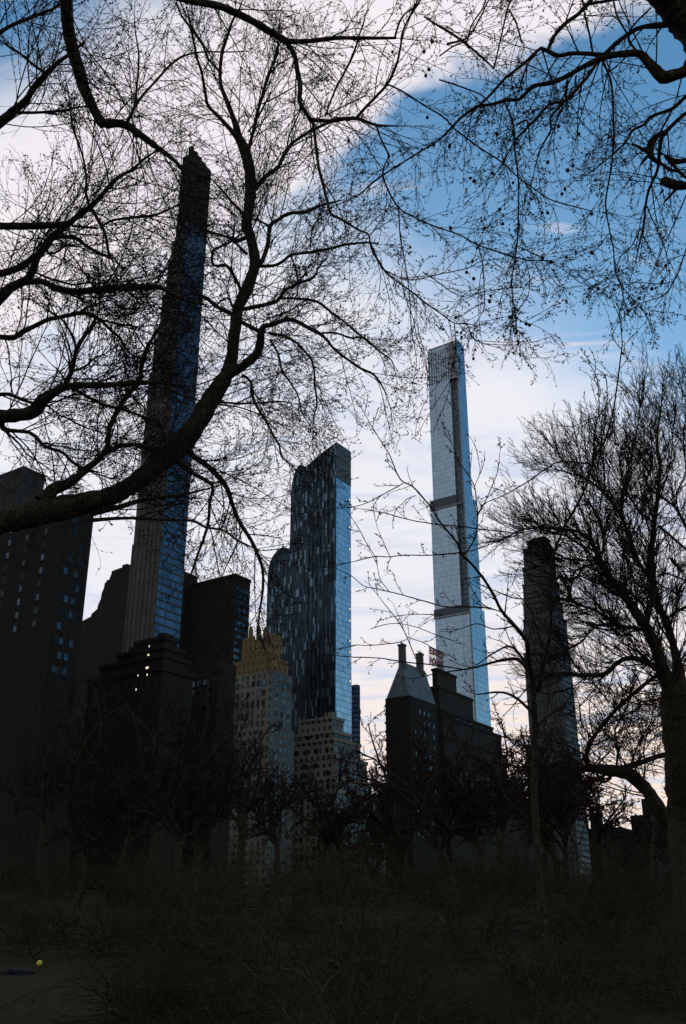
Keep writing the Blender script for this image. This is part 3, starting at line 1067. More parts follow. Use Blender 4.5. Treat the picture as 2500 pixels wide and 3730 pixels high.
class Tree:
    def __init__(s, name, base, D, label, cat='tree', group=None):
        s.D, s.name = D, name
        s.base = np.array(base, float)
        s.o = empty(name, base)
        tag(s.o, label, cat, group)
        s.limbs = []                           # (pixels, depth, world points, radius) of every traced limb
        s.crown = Acc()
        s.px = D / FPX

    def depth_near(s, x, y, lim=60):
        best, bd = None, lim
        for pix, dep, pts, rad in s.limbs:
            dd = np.hypot(pix[:, 0] - x, pix[:, 1] - y)
            i = int(np.argmin(dd))
            if dd[i] < bd:
                bd, best = dd[i], dep[i]
        return best

    def trace(s, text, d0=None, d1=None, name='limb', sides=9, pre=None, post=None, rough=1.0):
        c = np.array(parse(text))
        dn = s.depth_near(c[0, 0], c[0, 1])
        if d0 is None:
            d0 = dn if dn is not None else s.D
        ln = np.hypot(*np.diff(c[:, :2], axis=0).T).sum()
        if d1 is None:
            d1 = d0 + (rng.random() - 0.5) * 1.1 * ln * s.px
        r = catmull(c, 14)
        n = len(r)
        r[:, :2] += np.cumsum(rng.normal(size=(n, 2)) * 0.5, axis=0) * np.sin(np.linspace(0, np.pi, n))[:, None] * 0.9
        t = np.linspace(0, 1, n)
        dep = d0 + (d1 - d0) * t + np.sin(t * 5 + rng.random() * 6) * 0.05 * ln * s.px * t
        pts = np.array([P(x, y, d) for (x, y), d in zip(r[:, :2], dep)])
        w = np.maximum(r[:, 2], 1.6)
        rad = w * 0.5 * dep / FPX * (1 + rng.normal(size=n) * 0.045 * rough)
        s.limbs.append((r[:, :2], dep, pts, rad))
        ap, arr = pts, rad
        if pre is not None:
            m = 8
            f = np.linspace(0, 1, m, endpoint=False)[:, None]
            ap = np.vstack([np.asarray(pre) * (1 - f) + pts[0] * f + np.array([0, 0, 1]) * np.sin(f * np.pi) * -0.15, pts])
            arr = np.concatenate([np.full(m, rad[0] * 1.15), rad])
        if post is not None:
            m = 8
            f = np.linspace(0, 1, m + 1)[1:][:, None]
            ap = np.vstack([ap, pts[-1] * (1 - f) + np.asarray(post) * f])
            arr = np.concatenate([arr, rad[-1] * (1 + 0.75 * np.linspace(0, 1, m) ** 3)])
            for _ in range(10):
                ap[-m - 9:-1] = (ap[-m - 10:-2] + 2 * ap[-m - 9:-1] + ap[-m - 8:]) / 4
        big = c[:, 2].max() >= 9 or name != 'limb'
        tip = ap[-1] + unit(ap[-1] - ap[-2]) * arr[-1] * 0.6
        ap = np.vstack([ap, tip])
        arr = np.append(arr, arr[-1] * 0.25)
        wide = c[:, 2].max()
        sd = 26 if wide >= 40 else (14 if wide >= 20 else sides)
        V, Q = tubes(ap[None], arr[None], sd if big else 5)
        if wide >= 20:
            nr = len(ap)
            g = rng.normal(size=(nr, sd))
            for _ in range(2):
                g = (np.roll(g, 1, 0) + 2 * g + np.roll(g, -1, 0)) / 2.6
            fur = np.where(np.arange(sd) % 2 == 0, 0.035, -0.035)[None, :] * (1 + 0.6 * rng.normal(size=(nr, sd)))
            f = 1 + 0.028 * g + fur
            V = (V.reshape(nr, sd, 3) - ap[:, None, :]) * f[:, :, None] + ap[:, None, :]
            V = V.reshape(-1, 3)
        if big:
            a = Acc()
            a.add(V, Q)
            link(name, a.mesh(name, s.base), M['bark'], s.o)
        else:
            s.crown.add(V, Q)
        return s

    def trunk(s, pts, rads, name='trunk'):
        c = np.hstack([np.array(pts, float), np.array(rads, float)[:, None]])
        r = catmull(c * np.array([1, 1, 1, 1]), 0.25) if len(c) > 2 else c
        V, Q = tubes(r[None, :, :3], r[None, :, 3] * (1 + rng.normal(size=len(r)) * 0.02), 12)
        a = Acc()
        a.add(V, Q)
        s.tr = r
        link(name, a.mesh(name, s.base), M['bark'], s.o)

    def twigs(s, spacing=34, len_k=11, len_0=120, trop=(0, 0, 1), tw=0.03, curve=0.12, wander=0.045, per2=9, per3=5, r2=0.46, r3=0.5,
              bud=3, bud_px=1.9, ang=(0.4, 1.0), tip_px=1.15, wmax=70, r1=0.42, only=None, jit=0.0):
        px = s.px
        st, di, le, ra = [], [], [], []
        for pix, dep, pts, rad in s.limbs:
            w = rad * 2 / dep * FPX
            seg = np.hypot(*np.diff(pix, axis=0).T)
            cum = np.concatenate([[0], np.cumsum(seg)])
            total = cum[-1]
            at = np.arange(rng.random() * spacing + 10, total, spacing * (0.7 + 0.6 * rng.random()))
            at = np.append(at, total * 0.995)
            for a_ in at:
                i = min(int(np.searchsorted(cum, a_)), len(pix) - 1)
                j = max(i - 1, 0)
                if w[i] > wmax:
                    continue
                x, y = pix[i]
                if x < -420 or x > 2900 or y < -420:
                    continue
                tan = unit(pts[i] - pts[j]) if i != j else unit(pts[min(i + 1, len(pts) - 1)] - pts[i])
                rnd = unit(rng.normal(size=3))
                perp = unit(rnd - (rnd @ tan) * tan)
                an = ang[0] + (ang[1] - ang[0]) * rng.random()
                if a_ > total * 0.99:
                    an *= 0.3
                st.append(pts[i])
                di.append(tan * math.cos(an) + perp * math.sin(an))
                le.append((len_0 + len_k * min(w[i], 30)) * px * (0.45 + 0.85 * rng.random()))
                ra.append(min(max(w[i] * r1, 2.6), 5.6) * 0.5 * px)
        st, di, le, ra = map(np.array, (st, di, le, ra))
        tip = tip_px * 0.5 * px
        K1, K2, K3 = 13, 9, 6
        A = grow(st, di, le, K1, wander, curve * 0.6, trop, tw)
        RA = taper(ra, K1, tip * 1.3)
        s.crown.add(*tubes(A, RA, 4))
        st2, di2, le2, ra2 = spawn(A, RA, le, per2, ang[0], ang[1], r2, 0.62)
        B = grow(st2, di2, le2, K2, wander, curve, trop, tw)
        RB = taper(np.minimum(ra2, 2.6 * 0.5 * px), K2, tip)
        s.crown.add(*tubes(B, RB, 3))
        st3, di3, le3, ra3 = spawn(B, RB, le2, per3, ang[0], ang[1], r3, 0.7)
        le3 = np.minimum(le3, 120 * px)
        Cc = grow(st3, di3, le3, K3, wander, curve * 1.2, trop, tw)
        RC = taper(np.minimum(ra3, 1.5 * 0.5 * px), K3, tip * 0.85)
        s.crown.add(*tubes(Cc, RC, 3))
        if bud:
            for arr in (B, Cc):
                V, T = buds(arr, bud, bud_px * px)
                s.crown.add(V, None, T)
        s.A, s.B, s.Cc = A, B, Cc
        s.count = (len(A), len(B), len(Cc))

    def finish(s):
        link('crown', s.crown.mesh('crown', s.base), M['twig'], s.o)
        print(s.name, getattr(s, 'count', None))


def ground_at(p):
    return (p[0], p[1], hz(p[0], p[1]) - 0.3)


def drop(t, i=-1):
    """ground point under the end of the last traced limb"""
    p = t.limbs[-1][2][i]
    return (p[0], p[1], hz(p[0], p[1]) - 0.3)


# --- big leaning tree on the left whose bough sweeps up through the picture
q = P(-330, 3300, 15)
T = Tree('large_tree', (q[0], q[1], hz(q[0], q[1])), 15,
         'large bare tree whose thick bough sweeps from the left edge up to the top centre')
T.trace("-30,1905,92 -90,1950,104 -160,2060,116 -215,2230,122 -240,2470,128 -260,2700,135 -290,3000,142 -330,3300,150",
        15, 15, 'trunk', 14, post=(q[0], q[1], hz(q[0], q[1]) - 0.3))
for s_ in """-60,1925,92 10,1898,93 90,1880,92 160,1864,88 230,1850,84 316,1830,76 402,1807,66 471,1772,64 528,1732,66 574,1692,70 631,1650,78 677,1598,78 723,1535,70 763,1466,64 792,1420,58 827,1363,50 844,1294,43 855,1202,40 867,1133,40 886,1087,41 915,1018,40 926,955,37 915,886,36 898,829,36 903,800,37 909,746,40 915,660,40 898,574,38 875,517,30 855,448,20 829,379,17 806,316,14 803,258,13 811,190,12 821,160,11 849,75,8 872,34,6 890,-20,4
880,540,20 861,499,18 804,430,14 763,390,12 752,344,11 740,270,10 723,218,9 706,143,9 695,103,9 660,52,7 643,6,5
803,264,9 758,212,8 740,166,8 706,115,7 690,60,5
903,551,15 921,488,13 938,413,12 961,333,11 978,275,10 1012,195,7 1015,126,5 1020,60,3
978,275,7 1007,241,6 1053,212,5 1090,190,3
955,379,6 1030,339,5 1081,313,4
920,700,20 938,677,18 972,637,15 1012,608,13 1030,568,12 1058,528,11 1098,499,10 1144,471,9 1202,448,6 1250,440,4
1047,540,6 1053,499,6 1076,448,6 1098,396,5 1120,340,3
860,880,14 905,862,16
940,970,20 949,961,18 966,926,16 978,880,15 984,823,14 1018,798,13 1053,778,12 1121,769,11 1156,752,9 1196,740,7 1240,730,5
984,826,10 950,806,8 921,797,7 900,790,5
932,970,12 1001,966,12 1041,943,11 1064,926,11 1144,915,11 1202,903,10 1259,889,9 1340,883,8 1380,890,5
880,1128,16 961,1110,15 1012,1093,14 1035,1058,12 1087,1030,11 1144,1007,9 1156,978,7 1190,940,5
1018,1087,9 1076,1087,10 1156,1098,10 1219,1144,8 1259,1173,7 1317,1225,6 1360,1260,4
812,1395,38 827,1375,36 850,1356,36 886,1334,34 932,1294,32 949,1253,31 955,1202,28 966,1185,20 995,1179,17 1041,1162,16 1076,1162,15 1121,1185,14 1173,1213,13 1200,1240,10 1213,1259,10 1259,1299,9 1317,1340,9 1363,1363,8 1391,1403,6 1410,1440,5
1173,1213,8 1225,1213,8 1282,1231,8 1317,1225,8 1357,1253,7 1386,1282,6 1426,1311,5 1437,1345,4
870,1168,14 900,1184,15 940,1205,16
978,1213,11 1041,1225,10 1087,1253,9 1121,1288,8 1144,1328,8 1150,1403,7 1156,1477,6 1144,1523,5 1140,1620,3
984,1236,9 1012,1288,8 1024,1351,8 1053,1391,7 1081,1437,6 1093,1483,5 1110,1523,4
880,1368,14 898,1374,12 915,1391,11 921,1443,11 938,1483,10 966,1529,9 995,1586,8 1018,1621,8 1024,1661,7 1053,1684,5 1075,1705,3
770,1462,9 886,1469,8 1012,1463,5 1080,1470,3
770,1470,8 857,1480,6 915,1497,5 989,1529,4 1058,1569,3
690,1640,24 706,1663,21 758,1698,20 798,1738,19 827,1778,18 849,1841,16 872,1898,15 886,1921,14 920,1973,14 949,2042,12 960,2088,11 957,2162,9 946,2231,7 943,2277,5
650,1680,22 666,1698,20 718,1732,16 775,1772,13 763,1830,12 758,1898,11 740,1967,10 712,2042,8 697,2094,7 703,2128,5
760,1900,5 775,1960,5 790,2040,5 800,2090,4
330,1870,24 430,1847,20 499,1824,16 574,1812,12 677,1798,9 763,1778,6 800,1770,4
320,1896,16 459,1887,12 591,1893,11 700,1898,10 746,1921,9 815,1933,8 861,1967,8 900,1985,7 909,1990,6 950,2005,4
846,1144,16 798,1121,15 746,1081,13 700,1070,9 680,1075,5
884,1070,13 855,1007,12 827,966,12 781,966,11 775,930,10 781,909,9 832,886,9 870,860,8
866,880,12 855,869,12 827,863,11 763,844,9 740,830,5
900,926,11 880,905,10 850,874,9
890,795,14 878,769,12 849,740,10 815,700,8 769,649,5
850,1120,9 830,1085,8 800,1100,6 775,1130,5
880,1290,6 960,1300,5 1010,1310,4
830,1360,6 740,1395,5 690,1410,3
1060,930,7 1080,990,7 1085,1060,6 1070,1100,5
1130,910,6 1140,820,5 1180,790,4
905,480,6 940,430,5 1000,330,4 1090,210,3
150,1828,54 200,1780,44 235,1768,37 275,1743,30 321,1703,25 356,1675,23 385,1640,20 396,1604,17 402,1552,17 430,1495,17 453,1460,17 476,1431,16 511,1385,16 519,1328,16 534,1276,15 551,1242,14 570,1210,10 590,1180,6
378,1652,18 390,1646,17 436,1626,16 488,1620,15 520,1625,12 560,1640,7
333,1720,6 367,1732,5 413,1743,4 447,1743,3
360,1735,5 372,1755,5 385,1775,3
455,1455,6 460,1420,5 480,1390,4""".split('\n'):
    T.trace(s_)
T.twigs(spacing=36, len_k=14, len_0=200, tw=0.02, per2=9, per3=4, r2=0.52, r3=0.42, bud=2, bud_px=2.3)
T.finish()

# --- tree beyond the left edge: its boughs reach in at mid height
bx_, by_ = -5.0, 7.0
T = Tree('spreading_tree', (bx_, by_, hz(bx_, by_)), 11, 'bare tree past the left edge whose level boughs reach in across the slender tower')
T.trunk([(bx_, by_, hz(bx_, by_) - .3), (bx_ + .1, by_, 3), (bx_, by_ + .1, 6), (bx_ + .1, by_ + .2, 9), (bx_, by_ + .3, 12.5)], [0.42, 0.36, 0.31, 0.25, 0.13])


def hook(text, d):
    c = parse(text)[0]
    p = P(c[0], c[1], d)
    hgt = max(2.5, p[2] - 0.32 * math.hypot(p[0] - bx_, p[1] - by_))
    return (bx_ + .05, by_ + .1, hgt)


for s_, d in (("-40,480,36 0,447,34 57,402,30 98,367,26 126,321,24 172,270,20 218,224,16 260,195,10 310,150,6", 10.5),
              ("-40,150,18 0,118,16 57,86,14 132,57,12 200,29,10 250,-10,8", 11.5),
              ("-30,826,26 0,824,26 115,824,26 200,821,25 247,818,24 270,798,22 333,752,19 379,706,17 425,654,14 482,620,11 534,574,8 580,545,5", 10),
              ("-30,1120,38 0,1088,36 34,1052,34 75,1030,32 103,1012,30 120,978,26 132,938,26 160,903,28 189,863,26 218,840,22 252,815,18", 10.2),
              ("-30,1003,26 0,998,26 63,978,24 103,955,23 126,930,20", 9.8),
              ("-30,1228,20 0,1228,20 52,1230,20 86,1207,19 132,1185,17 184,1162,16 218,1156,15 287,1139,15 321,1144,14 367,1167,13 396,1196,11 436,1230,10 453,1259,8 482,1294,6 517,1305,5", 11),
              ("-40,1525,54 0,1518,52 57,1512,47 120,1500,46 166,1449,40 212,1420,32 247,1403,28 321,1400,22 402,1400,20 488,1391,20 545,1391,12 600,1395,7", 10.4),
              ("-30,1432,15 0,1437,14 34,1437,14 92,1460,12 126,1469,10", 10.6)):
    T.trace(s_, d, pre=hook(s_, d))
for s_ in """57,410,12 143,410,10 230,402,9 287,390,6 340,385,4
172,270,12 115,230,10 75,195,9 20,160,6
327,755,11 313,695,10 316,649,9 304,574,8 281,505,7 258,413,6 252,344,5 240,290,3
330,755,12 339,769,13 367,815,13 379,838,12 390,875,11 396,915,10 410,949,8
205,868,16 218,863,16 275,869,15 316,898,13 356,921,11 405,940,10
262,822,10 356,832,8
372,822,9 413,803,9 499,792,10 574,780,9 649,746,6 680,735,4
545,792,5 603,815,5 640,835,3
95,1028,22 155,1026,22 207,1052,24 275,1064,24 344,1058,24 413,1052,25 505,1047,24 562,1044,21 591,1052,16 640,1080,11 690,1100,9 750,1110,6
125,990,8 189,1018,8 270,1041,8 321,1032,6 367,1035,4
293,1133,8 344,1110,7 402,1096,6 450,1120,5 499,1124,6 528,1093,4 562,1058,3
367,1167,8 436,1179,7 494,1190,6 551,1219,4
240,1405,18 258,1362,17 270,1316,16 278,1271,14 298,1236,11 327,1196,9 362,1170,7
278,1271,9 264,1225,9 230,1173,8 201,1150,7 161,1127,5 103,1081,3
232,1400,10 258,1356,10 304,1340,9 344,1305,7 385,1288,5 425,1259,3
250,1405,14 316,1443,13 373,1472,12 436,1489,12 476,1503,10 534,1523,8 600,1550,5
3,1530,23 12,1560,21 40,1567,15 109,1572,14 132,1586,13 166,1621,12 230,1644,12 264,1678,11 310,1707,10 360,1720,6
15,1565,10 75,1621,7 98,1655,6 143,1684,5 200,1720,4
178,1480,7 218,1512,5 287,1546,5 344,1569,4 390,1583,4 505,1609,3
166,905,8 180,925,9 215,915,8 245,895,7 290,900,5
180,865,8 150,840,7 140,800,5 90,760,4
300,1350,5 340,1330,5 400,1330,4 450,1300,3
50,1440,5 40,1390,5 90,1370,4 130,1390,3
235,1380,8 215,1350,6 190,1330,4""".split('\n'):
    T.trace(s_)
T.twigs(spacing=34, len_k=14, len_0=240, tw=0.03, per2=9, per3=4, r2=0.52, r3=0.42, bud=2, bud_px=2.2)
T.finish()

# --- tree behind the viewer to the left: its boughs hang in from the top
bx_, by_ = -3.2, -0.6
T = Tree('overhanging_tree', (bx_, by_, hz(bx_, by_)), 9, 'bare tree whose angular boughs hang down into view from the top edge, left of centre')
T.trunk([(bx_, by_, -.4), (bx_ + .05, by_, 4), (bx_ + .2, by_ + .2, 8), (bx_ + .2, by_ + .6, 12), (bx_ + .3, by_ + 1.2, 14)], [0.40, 0.33, 0.27, 0.2, 0.1])
T.trace("241,-30,49 247,86,43 264,184,43 287,258,43 310,333,40 344,402,34 373,448,40 410,448,32 453,453,29 505,488,26 545,517,23 608,563,17 649,597,13 672,631,8", 9, 9.6,
        pre=(bx_ + .2, by_ + .5, 10.5))
T.trace("560,-60,20 620,-20,22 680,0,23 746,11,25 803,25,26 852,46,26 915,75,26 972,109,26 1024,138,26 1050,158,24", 8.5, 9.2, pre=(bx_ + .25, by_ + .8, 12.3))
for s_ in """1040,150,20 1090,152,17 1144,149,16 1230,141,15 1316,141,13 1443,138,9
1438,139,8 1455,80,8 1475,50,7 1510,25,6 1540,-10,4
1048,158,20 1076,207,18 1084,258,17 1096,310,17 1093,367,16 1110,402,16 1133,436,17 1142,448,14
1134,436,15 1202,442,15 1230,436,15 1300,433,13 1374,456,10 1454,459,5
1296,433,12 1328,396,11 1374,350,10 1414,304,10 1443,241,9 1460,172,8 1466,126,8 1489,69,7 1523,17,6 1545,-20,5
1140,446,12 1150,517,11 1162,603,11 1179,672,11 1196,740,11 1207,781,10 1248,804,9 1305,838,8 1345,855,7 1350,883,7 1360,920,6 1391,965,6
1350,885,7 1380,955,7 1403,989,7 1449,1030,6 1483,1053,6 1540,1098,6 1603,1144,5 1655,1179,5 1700,1180,4 1710,1210,3 1735,1240,3 1770,1252,2
1185,425,6 1219,333,8 1259,258,8 1288,201,8 1305,143,7 1328,75,6 1332,50,4
1185,420,6 1282,373,5 1328,350,5 1342,333,3
1405,312,7 1420,310,7 1477,339,7 1546,385,6 1620,430,6 1657,471,6 1743,534,6 1830,591,6 1887,643,5 1944,683,5 2002,723,5 2094,752,5 2157,769,4
1372,456,8 1385,500,7 1410,550,7 1420,570,6 1400,600,6 1397,654,7 1449,752,6 1520,795,6 1592,826,6 1669,852,6 1743,892,6 1875,935,5 1921,948,5 2002,949,4
1452,752,6 1458,850,5 1470,930,5 1485,1030,4 1495,1130,4 1497,1190,4 1510,1260,3
2005,950,3 2071,995,3 2117,1030,3 2160,1044,2
1743,898,4 1761,972,4 1766,1053,4 1761,1127,3 1732,1179,2
1405,985,4 1490,1020,4 1600,1001,4 1698,981,4 1755,952,3 1818,943,2
1540,990,4 1600,1030,4 1646,1064,4 1698,1084,3 1761,1064,3 1870,1045,2
1655,1180,4 1660,1250,4 1652,1330,4 1640,1385,3
488,396,11 470,430,12 459,453,12
459,453,13 488,396,11 517,350,10 574,287,9 620,235,8 677,201,7 746,190,6 832,190,5 900,186,3
488,396,9 500,300,8 505,200,7 494,115,5 490,60,3
640,600,5 690,650,5 700,700,3
1205,455,6 1170,480,5 1050,540,5 1000,590,4""".split('\n'):
    T.trace(s_)
T.twigs(spacing=50, len_k=13, len_0=180, trop=(0, 0, -1), tw=0.02, per2=6, per3=2, r2=0.55, r3=0.42, bud=2, bud_px=2.2)
OVER = T
T.finish()

# --- plane tree beyond the right edge
bx_, by_ = 6.0, 8.0
T = Tree('plane_tree', (bx_, by_, hz(bx_, by_)), 11, 'plane tree at the top right with gnarled boughs and hanging seed balls')
T.trunk([(bx_, by_, -.4), (bx_ - .1, by_, 3), (bx_, by_, 6), (bx_ - .3, by_, 8.2), (bx_ - .6, by_, 9.6)], [0.42, 0.36, 0.32, 0.30, 0.26])
tip = (bx_ - .5, by_, 9.3)
T.trace("2575,190,120 2540,120,120 2490,60,120 2440,0,118 2395,-60,110", 10.6, 10.6, pre=tip)
for s_ in """2510,85,60 2450,87,28 2403,92,22 2335,100,16 2288,126,16 2243,160,16 2203,200,18
2540,200,60 2500,255,38 2460,272,40 2415,281,45 2388,255,40 2363,230,34 2329,195,28 2260,198,22 2203,207,22 2174,218,20 2117,247,18 2059,281,17 2002,304,17 1944,316,14 1921,333,13 1887,367,12 1847,367,12 1789,385,11 1732,396,11 1669,442,9 1600,511,7 1517,562,6 1440,610,6 1397,637,6 1345,677,6 1305,712,5 1248,738,4
2203,202,20 2140,195,15 2076,195,15 2036,204,17 1996,184,14 1973,175,13 1944,201,11 1898,241,10 1847,281,10 1795,339,9 1743,390,8 1700,430,4
1996,184,13 2019,132,14 2059,86,14 2105,52,14 2145,11,15 2170,-20,16
2145,15,12 2230,0,12 2330,-15,16
2174,230,13 2140,281,13 2105,321,14 2088,344,15 2042,390,10 2008,436,9 2013,471,8 1990,517,7 1967,562,6 1950,620,4 1935,680,3
2088,344,14 2059,367,11 2025,373,10 2002,379,9 1950,436,8 1887,499,7 1872,517,5 1830,600,4
2068,290,8 2065,320,9 2060,355,10
2100,275,7 2095,300,8 2105,320,8
2197,224,10 2226,298,8 2234,402,7 2237,517,7 2223,649,6 2206,746,6 2220,844,5 2231,900,5 2243,1001,5 2277,1058,4 2317,1104,4 2352,1144,3
2245,1003,4 2205,1025,3 2180,1040,3 2125,1042,2
2218,850,4 2200,875,4 2175,905,4 2140,922,3
1840,375,8 1870,453,7 1875,545,7 1887,649,7 1890,735,6 1885,861,6 1881,903,6 1864,1030,5 1875,1133,5 1884,1202,3
1877,1150,4 1905,1172,3 1935,1180,3
1874,1140,3 1858,1152,3 1840,1155,2
1884,895,4 1925,915,4 1976,938,4
1905,930,3 1925,985,3 1932,1040,3 1920,1090,3 1895,1120,2
1872,520,5 1842,505,5 1830,560,4 1838,600,3
1930,520,5 1920,440,6 1880,455,5
2555,320,18 2500,350,15 2449,396,13 2369,425,11 2346,453,10 2300,476,9 2277,517,8 2237,557,6 2157,626,4
2555,390,16 2500,413,14 2449,459,14 2420,488,15 2409,517,15 2403,574,13 2398,620,11 2369,689,10 2357,746,9 2349,815,8 2329,895,6 2315,960,3
2425,484,20 2395,495,22 2375,515,24 2368,545,26 2372,570,22 2395,590,14 2408,600,10
2370,555,20 2345,545,14 2325,533,11 2312,527,6
2368,560,16 2350,580,13 2335,598,9
2555,575,16 2510,584,16 2470,588,20 2440,580,22 2422,568,10
2440,585,18 2460,608,13 2490,640,11 2520,660,9
2415,600,12 2440,620,11 2465,622,10
2560,640,18 2510,672,26 2475,678,34 2440,668,38 2414,656,26
2490,672,16 2485,664,14 2478,658,8
2462,690,9 2440,715,10 2424,732,7
2418,690,8 2405,705,8
2349,830,6 2330,840,5 2300,900,5 2265,930,4 2240,980,2
2357,750,6 2372,790,5 2400,850,4 2420,900,3
2505,890,5 2475,985,6 2455,1025,6 2420,1075,5 2340,1103,3
2455,1025,4 2400,1035,4 2325,1028,3
2500,930,3 2470,935,3 2426,966,3
2160,195,8 2150,130,8 2135,60,7 2120,-20,7
2110,195,6 2080,130,5 2060,90,4
2288,126,8 2250,60,7 2235,0,7
2330,200,10 2290,140,9 2310,90,7 2370,30,7
1973,176,7 1990,230,6 2010,290,6
1944,205,6 1920,240,6 1890,330,6
1630,160,9 1700,140,7 1740,80,6 1780,0,6 1800,-30,6
1600,95,9 1650,125,9 1700,160,9 1760,210,8 1800,250,6
1800,250,6 1820,160,6 1850,30,7 1870,-20,7
1700,160,6 1720,90,6 1760,30,6 1775,-20,6
1545,60,7 1590,90,7 1600,95,8
1600,205,6 1650,170,6 1700,150,7
1855,35,7 1880,80,7 1900,150,6 1910,160,5
1600,290,6 1690,320,6 1760,350,5 1800,400,4""".split('\n'):
    T.trace(s_)
T.twigs(spacing=50, len_k=13, len_0=140, trop=(0, 0, -1), tw=0.035, per2=7, per3=2, r2=0.52, r3=0.42, bud=2, bud_px=2.3, curve=0.11, r1=0.38)
PLANE = T
T.finish()

# seed balls: one mesh, hung as parts of the tree whose twig they hang from
ico = []
bm_v, bm_f = [], []
nb = 10
for i in range(1, nb - 1):
    for j in range(12):
        th, ph = math.pi * i / (nb - 1), 2 * math.pi * (j + 0.5 * (i % 2)) / 12
        rr_ = 1 + ((0.25 + 0.35 * random.random()) if (i + j) % 2 else -0.35)
        bm_v.append((rr_ * math.sin(th) * math.cos(ph), rr_ * math.sin(th) * math.sin(ph), rr_ * math.cos(th)))
for i in range(nb - 3):
    for j in range(12):
        a_, b_ = i * 12 + j, i * 12 + (j + 1) % 12
        bm_f.append((a_, b_, b_ + 12, a_ + 12))
bm_v += [(0, 0, 1.1), (0, 0, -1.1), (0.05, 0, 1.0), (-0.05, 0, 1.0), (0.0, 0.05, 3.4)]
for j in range(12):
    bm_f.append((96, (j + 1) % 12, j))
    bm_f.append((97, 84 + j, 84 + (j + 1) % 12))
bm_f.append((98, 99, 100))
sb_me = bpy.data.meshes.new('seed_ball')
sb_me.from_pydata(bm_v, [], bm_f)
sb_me.materials.append(M['seed'])
first = None
for k, (x, y) in enumerate([(2155, 778), (1715, 649), (1728, 660), (1870, 666), (1795, 631), (2088, 603), (2068, 620), (2111, 488), (2059, 689), (2048, 706), (1821, 763),
                            (1832, 815), (1766, 832), (1643, 832), (1996, 591), (1976, 775), (1996, 775), (1755, 410), (1944, 407), (1640, 528), (2036, 459), (1812, 488),
                            (2157, 922), (2007, 955), (1976, 940), (2180, 1050), (2148, 1050), (2355, 1144), (2375, 1052), (2426, 968), (1789, 1078), (1784, 1098),
                            (1887, 1130), (1918, 1179), (1930, 1184), (1881, 1213), (1858, 1156), (1726, 1015), (1723, 952), (1700, 992), (2329, 1087), (1552, 276),
                            (1563, 253), (1546, 189), (1575, 149), (1558, 428), (1431, 189), (1638, 534), (1581, 528), (1271, 511), (1483, 829), (1495, 900), (1641, 829),
                            (1454, 1176), (1661, 1156), (1615, 1199), (1682, 1228), (1725, 1307), (1666, 1210), (1680, 1212)]):
    d = PLANE.depth_near(x, y, 45)
    tr = PLANE
    if d is None:
        d = OVER.depth_near(x, y, 60)
        tr = OVER
        if d is None:
            d, tr = 10.6, PLANE
    o = bpy.data.objects.new('seed_ball', sb_me) if first is None else first.copy()
    first = first or o
    COL.objects.link(o)
    o.parent = tr.o
    o.location = Vector(P(x, y, d)) - Vector(tr.base)
    sr = (8.5 + 3.0 * random.random()) * 0.5 * d / FPX if k < 50 else 8.0 * 0.5 * d / FPX
    o.scale = (sr, sr, sr)
    o.rotation_euler = (random.uniform(-.5, .5), random.uniform(-.5, .5), random.uniform(0, 6))

